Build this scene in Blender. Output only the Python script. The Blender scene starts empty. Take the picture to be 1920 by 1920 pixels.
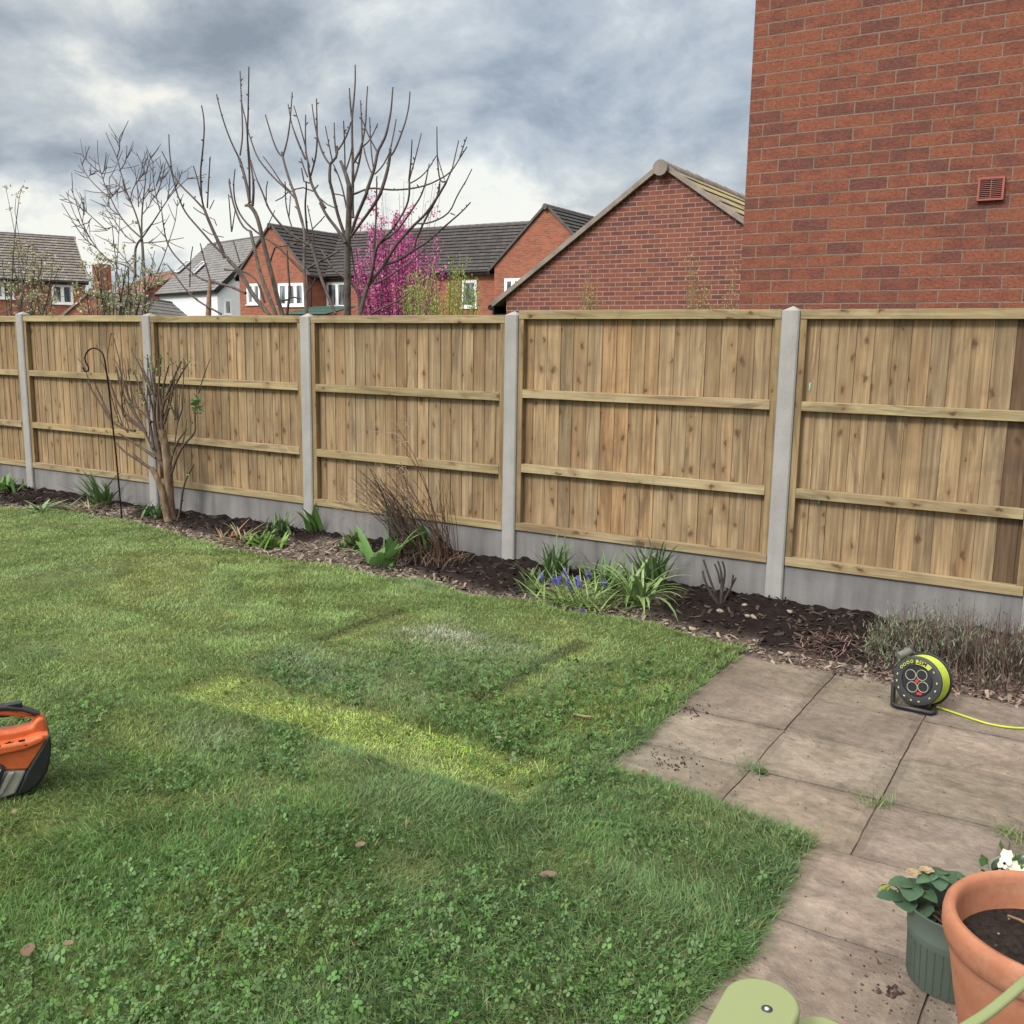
import bpy, bmesh, math, random
import numpy as np
from mathutils import Vector, Matrix
random.seed(7); rng = np.random.default_rng(11)
C = bpy.context.scene.collection
SC = bpy.context.scene
R = math.radians

# ------------------------------------------------------------------ camera
F = 1814.465; YAW = .5514; PIT = .1699; ROL = .0162; CH = 1.5489
fw = np.array([-np.sin(YAW)*np.cos(PIT), np.cos(YAW)*np.cos(PIT), -np.sin(PIT)])
cr = np.array([np.cos(YAW), np.sin(YAW), 0.]); cu = np.cross(cr, fw)
cr, cu = np.cos(ROL)*cr + np.sin(ROL)*cu, -np.sin(ROL)*cr + np.cos(ROL)*cu
CO = np.array([0., 0., CH])
cam = bpy.data.cameras.new("camera"); co = bpy.data.objects.new("camera", cam); C.objects.link(co)
co.matrix_world = Matrix(((cr[0], cu[0], -fw[0], 0), (cr[1], cu[1], -fw[1], 0), (cr[2], cu[2], -fw[2], CH), (0, 0, 0, 1)))
cam.sensor_width = 36; cam.lens = F/1920*36; cam.clip_start = .05; cam.clip_end = 3000
SC.camera = co
def ray(x, y): return fw*F + cr*(x-960) - cu*(y-960)
def at(x, y, z=0.): d = ray(x, y); return CO + d*((z-CH)/d[2])
def aty(x, y, Y): d = ray(x, y); return CO + d*(Y/d[1])
def dep(P): return float((np.asarray(P)-CO) @ fw)
def pxm(P): return F/dep(P)

# ------------------------------------------------------------------ world, sun, exposure
SUN_EL, SUN_AZ = 42, 196          # azimuth the light comes from, clockwise from +y
W = bpy.data.worlds.new("World"); SC.world = W; W.use_nodes = True
nt = W.node_tree; N = nt.nodes; L = nt.links; N.clear()
def nn(t, **k):
    n = N.new(t)
    for a, v in k.items(): setattr(n, a, v)
    return n
def wm(op, a, b=None, clamp=False):
    n = nn('ShaderNodeMath', operation=op, use_clamp=clamp)
    for i, v in enumerate((a, b)):
        if v is None: continue
        if isinstance(v, (int, float)): n.inputs[i].default_value = v
        else: L.new(v, n.inputs[i])
    return n.outputs[0]
tc = nn('ShaderNodeTexCoord')
sep = nn('ShaderNodeSeparateXYZ'); L.new(tc.outputs['Generated'], sep.inputs[0])
zc = wm('MAXIMUM', sep.outputs[2], 0.0); den = wm('ADD', zc, .48)
px_ = wm('DIVIDE', sep.outputs[0], den); py_ = wm('DIVIDE', sep.outputs[1], den)
cmb = nn('ShaderNodeCombineXYZ'); L.new(px_, cmb.inputs[0]); L.new(py_, cmb.inputs[1]); cmb.inputs[2].default_value = 3.7
def wnoise(scale, detail, rough, dist=0., vec=None):
    n = nn('ShaderNodeTexNoise'); n.inputs['Scale'].default_value = scale; n.inputs['Detail'].default_value = detail; n.inputs['Roughness'].default_value = rough; n.inputs['Distortion'].default_value = dist
    L.new(vec or cmb.outputs[0], n.inputs['Vector']); return n
n1 = wnoise(5.2, 11, .60, .25); n2 = wnoise(1.6, 3, .5); nwp = wnoise(6.5, 4, .55); nh = wnoise(1.3, 3, .5, 0.)
swp = nn('ShaderNodeSeparateColor'); L.new(nwp.outputs['Color'], swp.inputs[0])
# azimuth / elevation of the sky direction, roughened so cloud banks have ragged edges
azn = wm('ADD', wm('ARCTAN2', sep.outputs[0], sep.outputs[1]), wm('MULTIPLY', wm('SUBTRACT', swp.outputs[0], .5), .22))
eln = wm('ADD', wm('ARCSINE', sep.outputs[2]), wm('MULTIPLY', wm('SUBTRACT', swp.outputs[1], .5), .10))
cl = wm('ADD', wm('MULTIPLY', n1.outputs[0], .86), wm('MULTIPLY', n2.outputs[0], .24)); cl = wm('ADD', cl, -.045)
def bank(px, py, wx, wy, amp):
    """a cloud bank (or a gap) at a compass bearing and height"""
    global cl
    d = ray(px, py); d = d/np.linalg.norm(d); a0 = math.atan2(d[0], d[1]); e0 = math.asin(d[2])
    u = wm('DIVIDE', wm('SUBTRACT', azn, a0), wx/F); v = wm('DIVIDE', wm('SUBTRACT', eln, e0), wy/F)
    r2 = wm('ADD', wm('MULTIPLY', u, u), wm('MULTIPLY', v, v)); cl = wm('ADD', cl, wm('MULTIPLY', wm('POWER', 2.71828, wm('MULTIPLY', r2, -1.)), amp))
for b_ in ((60, 175, 190, 65, .12), (290, 200, 70, 40, .13), (150, 425, 360, 55, .14), (860, 385, 270, 95, .165), (1010, 440, 340, 60, .13), (830, 195, 70, 40, .09), (1240, 330, 150, 60, .06), (640, 30, 130, 35, .05), (1330, 60, 120, 120, .04), (420, 420, 300, 60, .12),
           (130, 295, 300, 42, -.11), (420, 85, 170, 60, -.10), (600, 260, 230, 60, -.05), (980, 225, 150, 40, -.10), (1090, 120, 190, 70, -.09), (1060, 280, 150, 35, -.06), (60, 40, 180, 35, -.07), (340, 330, 160, 60, -.06)): bank(*b_)
rmp = nn('ShaderNodeValToRGB'); L.new(cl, rmp.inputs[0])
cs = rmp.color_ramp; cs.elements[0].position = .30; cs.elements[0].color = (.29, .33, .385, 1)
cs.elements[1].position = .72; cs.elements[1].color = (1.02, 1.0, .90, 1)
for p_, c_ in ((.40, (.385, .435, .495, 1)), (.48, (.51, .555, .60, 1)), (.56, (.63, .67, .685, 1)), (.64, (.82, .84, .81, 1))):
    e = cs.elements.new(p_); e.color = c_
hue = nn('ShaderNodeMapRange'); L.new(nh.outputs[0], hue.inputs[0]); hue.inputs[1].default_value = .45; hue.inputs[2].default_value = .65; hue.inputs[3].default_value = 0; hue.inputs[4].default_value = .3
tintb = nn('ShaderNodeMix', data_type='RGBA', blend_type='MULTIPLY'); L.new(hue.outputs[0], tintb.inputs[0]); L.new(rmp.outputs[0], tintb.inputs[6]); tintb.inputs[7].default_value = (.90, 1.02, 1.18, 1)
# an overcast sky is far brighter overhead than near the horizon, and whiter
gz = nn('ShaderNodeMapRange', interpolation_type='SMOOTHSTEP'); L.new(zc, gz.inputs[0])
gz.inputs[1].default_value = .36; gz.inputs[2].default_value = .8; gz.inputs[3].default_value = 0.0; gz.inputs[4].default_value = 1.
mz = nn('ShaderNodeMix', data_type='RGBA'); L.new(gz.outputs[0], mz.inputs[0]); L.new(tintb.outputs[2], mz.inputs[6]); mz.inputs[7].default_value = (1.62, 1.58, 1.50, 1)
# unseen sky round the sun, behind the viewer, brightened as added light
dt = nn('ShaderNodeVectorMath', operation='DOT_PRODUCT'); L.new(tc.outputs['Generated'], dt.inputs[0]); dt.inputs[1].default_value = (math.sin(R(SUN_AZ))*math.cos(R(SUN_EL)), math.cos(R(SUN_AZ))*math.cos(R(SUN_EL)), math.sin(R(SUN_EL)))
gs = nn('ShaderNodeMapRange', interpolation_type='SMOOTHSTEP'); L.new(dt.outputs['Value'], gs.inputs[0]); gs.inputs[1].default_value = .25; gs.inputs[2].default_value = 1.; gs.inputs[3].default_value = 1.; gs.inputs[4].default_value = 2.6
sky = nn('ShaderNodeTexSky', sky_type='NISHITA'); sky.sun_disc = False
sky.sun_elevation = R(SUN_EL); sky.sun_rotation = R(SUN_AZ)
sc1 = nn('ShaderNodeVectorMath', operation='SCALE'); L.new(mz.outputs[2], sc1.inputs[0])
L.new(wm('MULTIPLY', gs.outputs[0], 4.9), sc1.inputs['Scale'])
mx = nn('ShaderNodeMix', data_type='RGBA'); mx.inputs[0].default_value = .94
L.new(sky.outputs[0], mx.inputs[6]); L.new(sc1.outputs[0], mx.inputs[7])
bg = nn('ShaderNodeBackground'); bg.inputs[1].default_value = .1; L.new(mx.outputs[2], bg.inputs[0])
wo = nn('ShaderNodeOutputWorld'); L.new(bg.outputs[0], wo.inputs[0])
sun = bpy.data.lights.new("sun", 'SUN'); sun.energy = 1.5; sun.angle = R(13); sun.color = (1, .96, .9)
so = bpy.data.objects.new("sun", sun); C.objects.link(so)
az = R(SUN_AZ); el = R(SUN_EL)
sd = Vector((math.sin(az)*math.cos(el), math.cos(az)*math.cos(el), math.sin(el)))
so.rotation_euler = (-sd).to_track_quat('-Z', 'Y').to_euler(); so.location = (0, -5, 12)
SC.view_settings.view_transform = 'Standard'; SC.view_settings.look = 'None'
SC.view_settings.exposure = 0.95; SC.view_settings.gamma = 1

# ------------------------------------------------------------------ materials
class NT:
    def __init__(s, name):
        s.m = bpy.data.materials.new(name); s.m.use_nodes = True; s.t = s.m.node_tree; s.n = s.t.nodes; s.l = s.t.links
        s.n.clear(); s.out = s.n.new('ShaderNodeOutputMaterial')
        s.p = s.n.new('ShaderNodeBsdfPrincipled'); s.l.new(s.p.outputs[0], s.out.inputs[0])
    def __call__(s, t, ins=None, **k):
        n = s.n.new(t)
        for a, v in k.items(): setattr(n, a, v)
        for a, v in (ins or {}).items(): s.put(n.inputs[a], v)
        return n
    def put(s, sock, v):
        if isinstance(v, bpy.types.NodeSocket): s.l.new(v, sock)
        elif isinstance(v, bpy.types.Node): s.l.new(v.outputs[0], sock)
        else: sock.default_value = (*v, 1) if (isinstance(v, tuple) and len(v) == 3 and sock.type == 'RGBA') else v
    def math(s, op, a, b=0.0, clamp=False):
        n = s('ShaderNodeMath', operation=op, use_clamp=clamp); s.put(n.inputs[0], a); s.put(n.inputs[1], b); return n.outputs[0]
    def mix(s, f, a, b, mode='MIX'):
        n = s('ShaderNodeMix', data_type='RGBA', blend_type=mode); s.put(n.inputs[0], f); s.put(n.inputs[6], a); s.put(n.inputs[7], b); return n.outputs[2]
    def mr(s, v, a, b, c=0.0, d=1.0):
        n = s('ShaderNodeMapRange'); s.put(n.inputs[0], v)
        for i, q in enumerate((a, b, c, d)): n.inputs[i+1].default_value = q
        return n.outputs[0]
    def noise(s, vec, scale, detail=4, rough=.55, dist=0.):
        return s('ShaderNodeTexNoise', {'Vector': vec, 'Scale': scale, 'Detail': detail, 'Roughness': rough, 'Distortion': dist})
    def vec(s, which='Object', scale=(1, 1, 1)):
        if which == 'Position': v = s('ShaderNodeNewGeometry').outputs['Position']
        else: v = s('ShaderNodeTexCoord').outputs[which]
        return s('ShaderNodeMapping', {'Vector': v, 'Scale': scale}).outputs[0]
    def bump(s, h, strength=.3, dist=.01):
        b = s('ShaderNodeBump', {'Height': h, 'Strength': strength, 'Distance': dist}); s.put(s.p.inputs['Normal'], b.outputs[0])
    def fin(s, col, rough=.7, spec=.3):
        s.put(s.p.inputs['Base Color'], col); s.put(s.p.inputs['Roughness'], rough); s.put(s.p.inputs['Specular IOR Level'], spec); return s.m
def plain(name, col, rough=.6, var=.15, scale=8, bump=0., bscale=60, spec=.35, metal=0.):
    m = NT(name); v = m.vec('Object'); n = m.noise(v, scale, 5)
    f = m.mr(n.outputs[0], .3, .7, 1-var, 1+var)
    c = m.mix(1., col, m('ShaderNodeCombineColor', {0: f, 1: f, 2: f}).outputs[0], 'MULTIPLY')
    if bump: m.bump(m.noise(v, bscale, 4).outputs[0], bump, .004)
    m.p.inputs['Metallic'].default_value = metal
    return m.fin(c, rough, spec)
def tinted(name, rough=.55, transl=.25, spec=.25, noise=0., nscale=200):
    m = NT(name); a = m('ShaderNodeAttribute', attribute_name='tint').outputs['Color']
    if noise:
        f = m.mr(m.noise(m.vec('Object'), nscale, 3).outputs[0], .3, .7, 1-noise, 1+noise)
        a = m.mix(1., a, m('ShaderNodeCombineColor', {0: f, 1: f, 2: f}).outputs[0], 'MULTIPLY')
    m.fin(a, rough, spec)
    if transl:
        t = m('ShaderNodeBsdfTranslucent', {0: a}); x = m('ShaderNodeMixShader', {0: transl, 1: m.p.outputs[0], 2: t.outputs[0]})
        m.l.new(x.outputs[0], m.out.inputs[0])
    return m.m
def brick_mat(name, c1, c2, c3, mortar, bw=.235, rh=.075, ms=.008, blotch=.8, bumpk=.5, bscale=60, seed=0.):
    m = NT(name); uv = m('ShaderNodeTexCoord').outputs['UV']
    b = m('ShaderNodeTexBrick', {'Vector': uv, 'Color1': (0, 0, 0), 'Color2': (1, 1, 1), 'Mortar': (.5, .5, .5), 'Scale': 1., 'Mortar Size': ms, 'Mortar Smooth': .25, 'Bias': 0., 'Brick Width': bw, 'Row Height': rh})
    b.offset = .5
    per = m('ShaderNodeSeparateColor', {0: b.outputs['Color']}).outputs[0]
    big = m.noise(m('ShaderNodeMapping', {'Vector': uv, 'Scale': (1, 1.6, 1), 'Location': (seed, 0, 0)}).outputs[0], 8, 4, .65)
    fine = m.noise(uv, 55, 4, .6)
    f = m.math('ADD', m.math('MULTIPLY', m.math('SUBTRACT', per, .5), .95), m.math('MULTIPLY', m.math('SUBTRACT', big.outputs[0], .5), 2.6*blotch))
    f = m.math('ADD', f, .60, True)
    r = m('ShaderNodeValToRGB', {0: f}); e = r.color_ramp.elements
    e[0].position = .12; e[0].color = (*c1, 1); e[1].position = .85; e[1].color = (*c3, 1); x = e.new(.5); x.color = (*c2, 1)
    fv = m.mr(fine.outputs[0], .3, .7, .83, 1.17)
    col = m.mix(1., r.outputs[0], m('ShaderNodeCombineColor', {0: fv, 1: fv, 2: fv}).outputs[0], 'MULTIPLY')
    mn = m.mr(m.noise(uv, 3, 3).outputs[0], .3, .7, .8, 1.15)
    mc = m.mix(1., mortar, m('ShaderNodeCombineColor', {0: mn, 1: mn, 2: mn}).outputs[0], 'MULTIPLY')
    col = m.mix(b.outputs['Fac'], col, mc)
    # wire-cut creases
    cre = m.noise(m('ShaderNodeMapping', {'Vector': uv, 'Scale': (1, 1.5, 1), 'Rotation': (0, 0, .5)}).outputs[0], bscale, 3, .6, 1.2)
    h = m.math('ADD', m.math('MULTIPLY', m.math('SUBTRACT', 1., b.outputs['Fac']), 1.), m.math('MULTIPLY', m.mr(cre.outputs[0], .33, .5), .55))
    m.bump(h, bumpk, .006)
    return m.fin(col, .85, .2)
def wood_mat(name, base, dark, knots=.75):
    """treated softwood, grain along UV v, tint per board"""
    m = NT(name); uv = m('ShaderNodeTexCoord').outputs['UV']; a = m('ShaderNodeAttribute', attribute_name='tint').outputs['Color']
    g = m.noise(m('ShaderNodeMapping', {'Vector': uv, 'Scale': (55, 1.6, 1)}).outputs[0], 1., 5, .6, .6)
    g2 = m.noise(m('ShaderNodeMapping', {'Vector': uv, 'Scale': (14, .9, 1)}).outputs[0], 1., 4, .6, 1.2)
    st = m.noise(m('ShaderNodeMapping', {'Vector': uv, 'Scale': (4, 1.3, 1)}).outputs[0], 1., 3, .5, .3)
    c = m.mix(m.mr(g.outputs[0], .36, .64), dark, base)
    c = m.mix(m.mr(g2.outputs[0], .42, .75, 0., .6), c, tuple(v*.62 for v in dark))
    c = m.mix(m.mr(st.outputs[0], .52, .75, 0., .6), c, (.215, .125, .062))
    dk_ = m.noise(m('ShaderNodeMapping', {'Vector': uv, 'Scale': (9, 1.1, 1)}).outputs[0], 1., 4, .65, 1.5)
    c = m.mix(m.mr(dk_.outputs[0], .53, .68, 0., .7), c, (.10, .068, .042))
    sb = m.noise(m.vec('Object', (1, 1, 1.2)), 3.2, 4, .6, .8)
    c = m.mix(m.mr(sb.outputs[0], .48, .7, 0., .45), c, (.15, .105, .065))
    c = m.mix(1., c, a, 'MULTIPLY')
    kv = m('ShaderNodeMapping', {'Vector': m.mix(.05, uv, m.noise(uv, 20, 2).outputs['Color']), 'Scale': (9.5, 4.6, 1)}).outputs[0]
    k = m('ShaderNodeTexVoronoi', voronoi_dimensions='2D', ins={'Vector': kv, 'Scale': 1., 'Randomness': 1.})
    rk = m('ShaderNodeSeparateColor', {0: k.outputs['Color']}).outputs[1]; kd = m.math('MULTIPLY', m.mr(m.math('DIVIDE', k.outputs['Distance'], m.mr(rk, 0., 1., .45, 1.5)), .04, .12, 1., 0.), knots)
    halo = m.mr(k.outputs['Distance'], .1, .34, .42, 0.)
    sel = m.mr(m('ShaderNodeSeparateColor', {0: k.outputs['Color']}).outputs[0], .44, .48)
    c = m.mix(m.math('MULTIPLY', halo, sel), c, (.17, .095, .045))
    kf = m.math('MULTIPLY', kd, sel)
    c = m.mix(kf, c, (.055, .032, .018))
    m.bump(g.outputs[0], .25, .002)
    return m.fin(c, .75, .2)
def tile_mat(name, c1, c2, moss=None, w=.3, h=.3):
    m = NT(name); uv = m('ShaderNodeTexCoord').outputs['UV']
    b = m('ShaderNodeTexBrick', {'Vector': uv, 'Color1': c1, 'Color2': c2, 'Mortar': tuple(v*.62 for v in c1), 'Scale': 1., 'Mortar Size': .012, 'Brick Width': w, 'Row Height': h})
    n = m.noise(uv, 2.2, 5, .65); c = b.outputs['Color']
    f = m.mr(n.outputs[0], .3, .7, .75, 1.25)
    c = m.mix(1., c, m('ShaderNodeCombineColor', {0: f, 1: f, 2: f}).outputs[0], 'MULTIPLY')
    if moss: c = m.mix(m.mr(m.noise(uv, 1.3, 4).outputs[0], .4, .62, 0., .85), c, moss)
    return m.fin(c, .85, .2)

MT = {}
MT['brick_near'] = brick_mat('red_multi_brick', (.126, .051, .041), (.166, .059, .039), (.208, .074, .044), (.195, .138, .106), bw=.225, ms=.005, blotch=.85, bumpk=.8)
MT['brick_mid'] = brick_mat('red_multi_brick_weathered', (.115, .049, .043), (.165, .060, .043), (.20, .072, .046), (.29, .215, .18), bw=.225, ms=.006, blotch=.75, bumpk=.35, seed=4)
MT['brick_far'] = brick_mat('orange_brick', (.20, .066, .040), (.26, .083, .048), (.30, .10, .058), (.27, .16, .115), blotch=.5, bumpk=.2, seed=8)
MT['brick_dull'] = brick_mat('dull_red_brick', (.20, .06, .04), (.28, .08, .05), (.33, .11, .07), (.33, .2, .15), blotch=.5, bumpk=.2, seed=12)
MT['board'] = wood_mat('treated_feather_board', (.345, .25, .143), (.19, .13, .07))
MT['rail'] = wood_mat('treated_rail', (.365, .295, .17), (.26, .195, .105), .8)
def concrete(name, col, streak):
    m = NT(name); v = m.vec('Object'); n = m.noise(v, 4, 6, .6); s = m.noise(m.vec('Object', (9, 9, .7)), 1.2, 4)
    f = m.math('MULTIPLY', m.mr(n.outputs[0], .3, .7, .86, 1.12), m.mr(s.outputs[0], .3, .75, 1+streak, 1-streak))
    c = m.mix(1., col, m('ShaderNodeCombineColor', {0: f, 1: f, 2: f}).outputs[0], 'MULTIPLY')
    h = m('ShaderNodeTexVoronoi', {'Vector': v, 'Scale': 55.}); hole = m.mr(h.outputs['Distance'], .12, .2)
    hs = m.mr(m('ShaderNodeSeparateColor', {0: h.outputs['Color']}).outputs[0], .55, .6)
    hf = m.math('MULTIPLY', m.math('SUBTRACT', 1., hole), hs)
    c = m.mix(m.math('MULTIPLY', hf, .7), c, (.12, .115, .11))
    m.bump(m.math('ADD', m.math('MULTIPLY', hole, .6), m.noise(v, 120, 3).outputs[0]), .3, .003)
    return m.fin(c, .85, .2)
MT['post'] = concrete('pale_concrete', (.27, .258, .245), .10)
MT['gravel_board'] = concrete('grey_concrete', (.165, .157, .153), .28)
MT['roof_dark'] = tile_mat('dark_brown_roof_tile', (.046, .041, .040), (.070, .062, .060))
MT['roof_grey'] = tile_mat('grey_roof_tile', (.15, .145, .14), (.19, .18, .175), w=.25)
MT['roof_pan'] = tile_mat('brown_pantile', (.135, .118, .104), (.205, .182, .163), w=.22)
MT['roof_moss'] = tile_mat('mossy_roof_tile', (.17, .14, .10), (.22, .18, .13), moss=(.34, .28, .12))
MT['roof_red'] = tile_mat('red_roof_tile', (.20, .10, .075), (.25, .13, .10))
MT['verge'] = plain('weathered_verge_cement', (.215, .18, .155), .9, .25, 5, .3)
MT['render'] = plain('white_render', (.68, .70, .72), .9, .06, 3)
MT['upvc'] = plain('white_upvc', (.80, .80, .80), .35, .03, 3)
MT['black_plastic'] = plain('black_plastic', (.014, .014, .016), .42, .25, 12, .15, 90, .4)
MT['dark_grey_plastic'] = plain('charcoal_plastic', (.03, .03, .037), .45, .12, 14, .1, 90, .4)
m = NT('window_glass'); v = m.vec('Object', (3, 3, .5)); c = m.mix(m.mr(m.noise(v, 1.5, 3).outputs[0], .42, .6), (.02, .026, .032), (.25, .27, .28)); MT['glass'] = m.fin(c, .08, .7)
MT['vent'] = plain('terracotta_plastic', (.26, .075, .055), .5, .1, 10)
MT['vent_dark'] = plain('vent_recess', (.03, .012, .01), .8, .1)
m = NT('bark'); v = m.vec('Object', (30, 30, 7)); n = m.noise(v, 1., 5, .65)
c = m.mix(m.mr(n.outputs[0], .3, .7), (.055, .045, .04), (.17, .15, .13)); c = m.mix(m.mr(m.noise(m.vec('Object'), 5, 3).outputs[0], .5, .75, 0., .5), c, (.16, .15, .09)); m.bump(n.outputs[0], .5, .004); MT['bark'] = m.fin(c, .85, .2)
MT['twig'] = plain('twig_bark', (.082, .062, .054), .8, .3, 9)
MT['cut_wood'] = plain('torn_wood', (.19, .115, .065), .85, .35, 18, .4)
m = NT('shrub_bark'); v = m.vec('Object', (40, 40, 8)); n = m.noise(v, 1., 4, .6); c = m.mix(m.mr(n.outputs[0], .3, .7), (.08, .052, .034), (.25, .175, .11)); m.bump(n.outputs[0], .4, .003); MT['shrub_bark'] = m.fin(c, .85, .2)
MT['leaf'] = tinted('leaf', .5, .22, .25)
MT['grass'] = tinted('grass_blade', .6, .36, .2)
MT['petal'] = tinted('petal', .6, .35, .1)
MT['stem'] = tinted('dry_stem', .75, .0, .2)
MT['shrub_twig'] = plain('shrub_twig', (.075, .05, .036), .85, .35, 9)
MT['dark_twig'] = plain('dark_twig', (.034, .025, .022), .8, .3, 9)
MT['iron'] = plain('black_iron', (.009, .009, .0095), .8, .2, 30, .2, 120, .1)
m = NT('garden_soil'); a = m('ShaderNodeAttribute', attribute_name='tint').outputs['Color']; v = m.vec('Object'); n = m.noise(v, 45, 6, .7)
f = m.mr(n.outputs[0], .28, .72, .45, 1.6); c = m.mix(1., a, m('ShaderNodeCombineColor', {0: f, 1: f, 2: f}).outputs[0], 'MULTIPLY'); m.bump(n.outputs[0], .8, .012); MT['soil'] = m.fin(c, .95, .12)
m = NT('potting_soil'); v = m.vec('Object'); n = m.noise(v, 70, 6, .7); w_ = m('ShaderNodeTexVoronoi', {'Vector': v, 'Scale': 75.})
c = m.mix(m.mr(n.outputs[0], .3, .75), (.008, .006, .006), (.045, .033, .028)); sp = m.math('MULTIPLY', m.mr(w_.outputs['Distance'], .1, .22, 1., 0.), m.mr(m('ShaderNodeSeparateColor', {0: w_.outputs['Color']}).outputs[0], .86, .9))
c = m.mix(sp, c, (.3, .22, .14)); m.bump(n.outputs[0], 1., .01); MT['pot_soil'] = m.fin(c, .95, .15)
m = NT('turf_soil'); v = m.vec('Object'); n = m.noise(v, 14, 6, .7); c = m.mix(m.mr(n.outputs[0], .3, .7), (.055, .066, .024), (.12, .14, .05)); m.bump(n.outputs[0], .6, .02); MT['turf'] = m.fin(c, .95, .1)
m = NT('open_ground'); v = m.vec('Object'); n = m.noise(v, .4, 6, .6); c = m.mix(n.outputs[0], (.05, .07, .02), (.09, .085, .04)); MT['ground'] = m.fin(c, .95, .1)
# riven paving
m = NT('riven_paving'); v = m.vec('Object'); a = m('ShaderNodeAttribute', attribute_name='tint').outputs['Color']
n = m.noise(v, 3.2, 7, .62, .8); n_b = m.noise(v, 22, 5, .65); n_c = m.noise(m.vec('Object', (5, 7, 1)), 1.3, 6, .66, 2.2)
c = m.mix(m.mr(n.outputs[0], .35, .7), (.146, .116, .090), (.252, .205, .162))
c = m.mix(m.mr(n_c.outputs[0], .50, .66, 0., .65), c, (.128, .108, .09))
c = m.mix(m.mr(m.noise(v, 1.1, 4).outputs[0], .52, .7, 0., .4), c, (.245, .225, .185))
f = m.mr(n_b.outputs[0], .3, .7, .78, 1.2); c = m.mix(1., c, m('ShaderNodeCombineColor', {0: f, 1: f, 2: f}).outputs[0], 'MULTIPLY')
vv = m('ShaderNodeTexVoronoi', {'Vector': v, 'Scale': 26.}); ds = m.math('MULTIPLY', m.mr(vv.outputs['Distance'], .08, .17, .8, 0.), m.mr(m('ShaderNodeSeparateColor', {0: vv.outputs['Color']}).outputs[0], .88, .9))
c = m.mix(ds, c, (.07, .055, .045)); c = m.mix(1., c, a, 'MULTIPLY')
m.bump(m.math('ADD', m.math('MULTIPLY', n.outputs[0], 1.4), m.math('MULTIPLY', m.math('ADD', n_b.outputs[0], n_c.outputs[0]), .5)), .75, .02); MT['paving'] = m.fin(c, .8, .25)
MT['joint'] = plain('paving_joint', (.13, .108, .082), .95, .4, 12, .5)
m = NT('terracotta'); v = m.vec('Object'); n = m.noise(v, 9, 6, .65); c = m.mix(m.mr(n.outputs[0], .32, .7), (.285, .112, .062), (.385, .168, .097)); c = m.mix(m.mr(m.noise(v, 34, 4, .7).outputs[0], .56, .70, 0., .55), c, (.19, .095, .06)); c = m.mix(m.mr(m.noise(v, 6, 5, .7).outputs[0], .55, .75, 0., .45), c, (.42, .29, .21)); m.bump(m.noise(v, 90, 4).outputs[0], .2, .003); MT['terracotta'] = m.fin(c, .8, .2)
MT['green_pot'] = plain('green_grey_painted_metal', (.085, .11, .09), .5, .1, 6, .05, 60, .4)
MT['green_pot_pale'] = plain('pale_green_pot', (.17, .20, .165), .5, .1, 6)
m = NT('sage_paint'); v = m.vec('Object'); n = m.noise(v, 18, 4); c = m.mix(n.outputs[0], (.19, .222, .102), (.212, .248, .118)); m.bump(m.noise(v, 130, 3).outputs[0], .06, .002); MT['sage'] = m.fin(c, .45, .35)
MT['sage_wire'] = MT['sage']
MT['steel'] = plain('screw_steel', (.6, .6, .6), .25, .1, 30, metal=1.)
MT['orange'] = plain('orange_plastic', (.46, .10, .03), .45, .22, 22, .06, 90, .4)
MT['warm_grey'] = plain('stone_grey_plastic', (.33, .315, .275), .5, .15, 20, .1, 90)
MT['grip_grey'] = plain('grip_grey_plastic', (.11, .115, .10), .5, .15, 20)
MT['lime'] = plain('lime_cable', (.36, .43, .04), .45, .08, 30)
MT['lime_print'] = plain('lime_print', (.36, .40, .06), .5, .2, 80)
MT['socket_ring'] = plain('socket_ring', (.30, .30, .22), .5, .1)
MT['red_plastic'] = plain('red_plastic', (.42, .03, .03), .4, .1)
MT['stone'] = plain('bed_stone', (.25, .20, .155), .85, .3, 14, .5)
MT['shed_green'] = plain('dark_green_paint', (.02, .055, .04), .6, .15)
MT['lead'] = plain('ridge_tile', (.09, .08, .078), .9, .2, 4)

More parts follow.
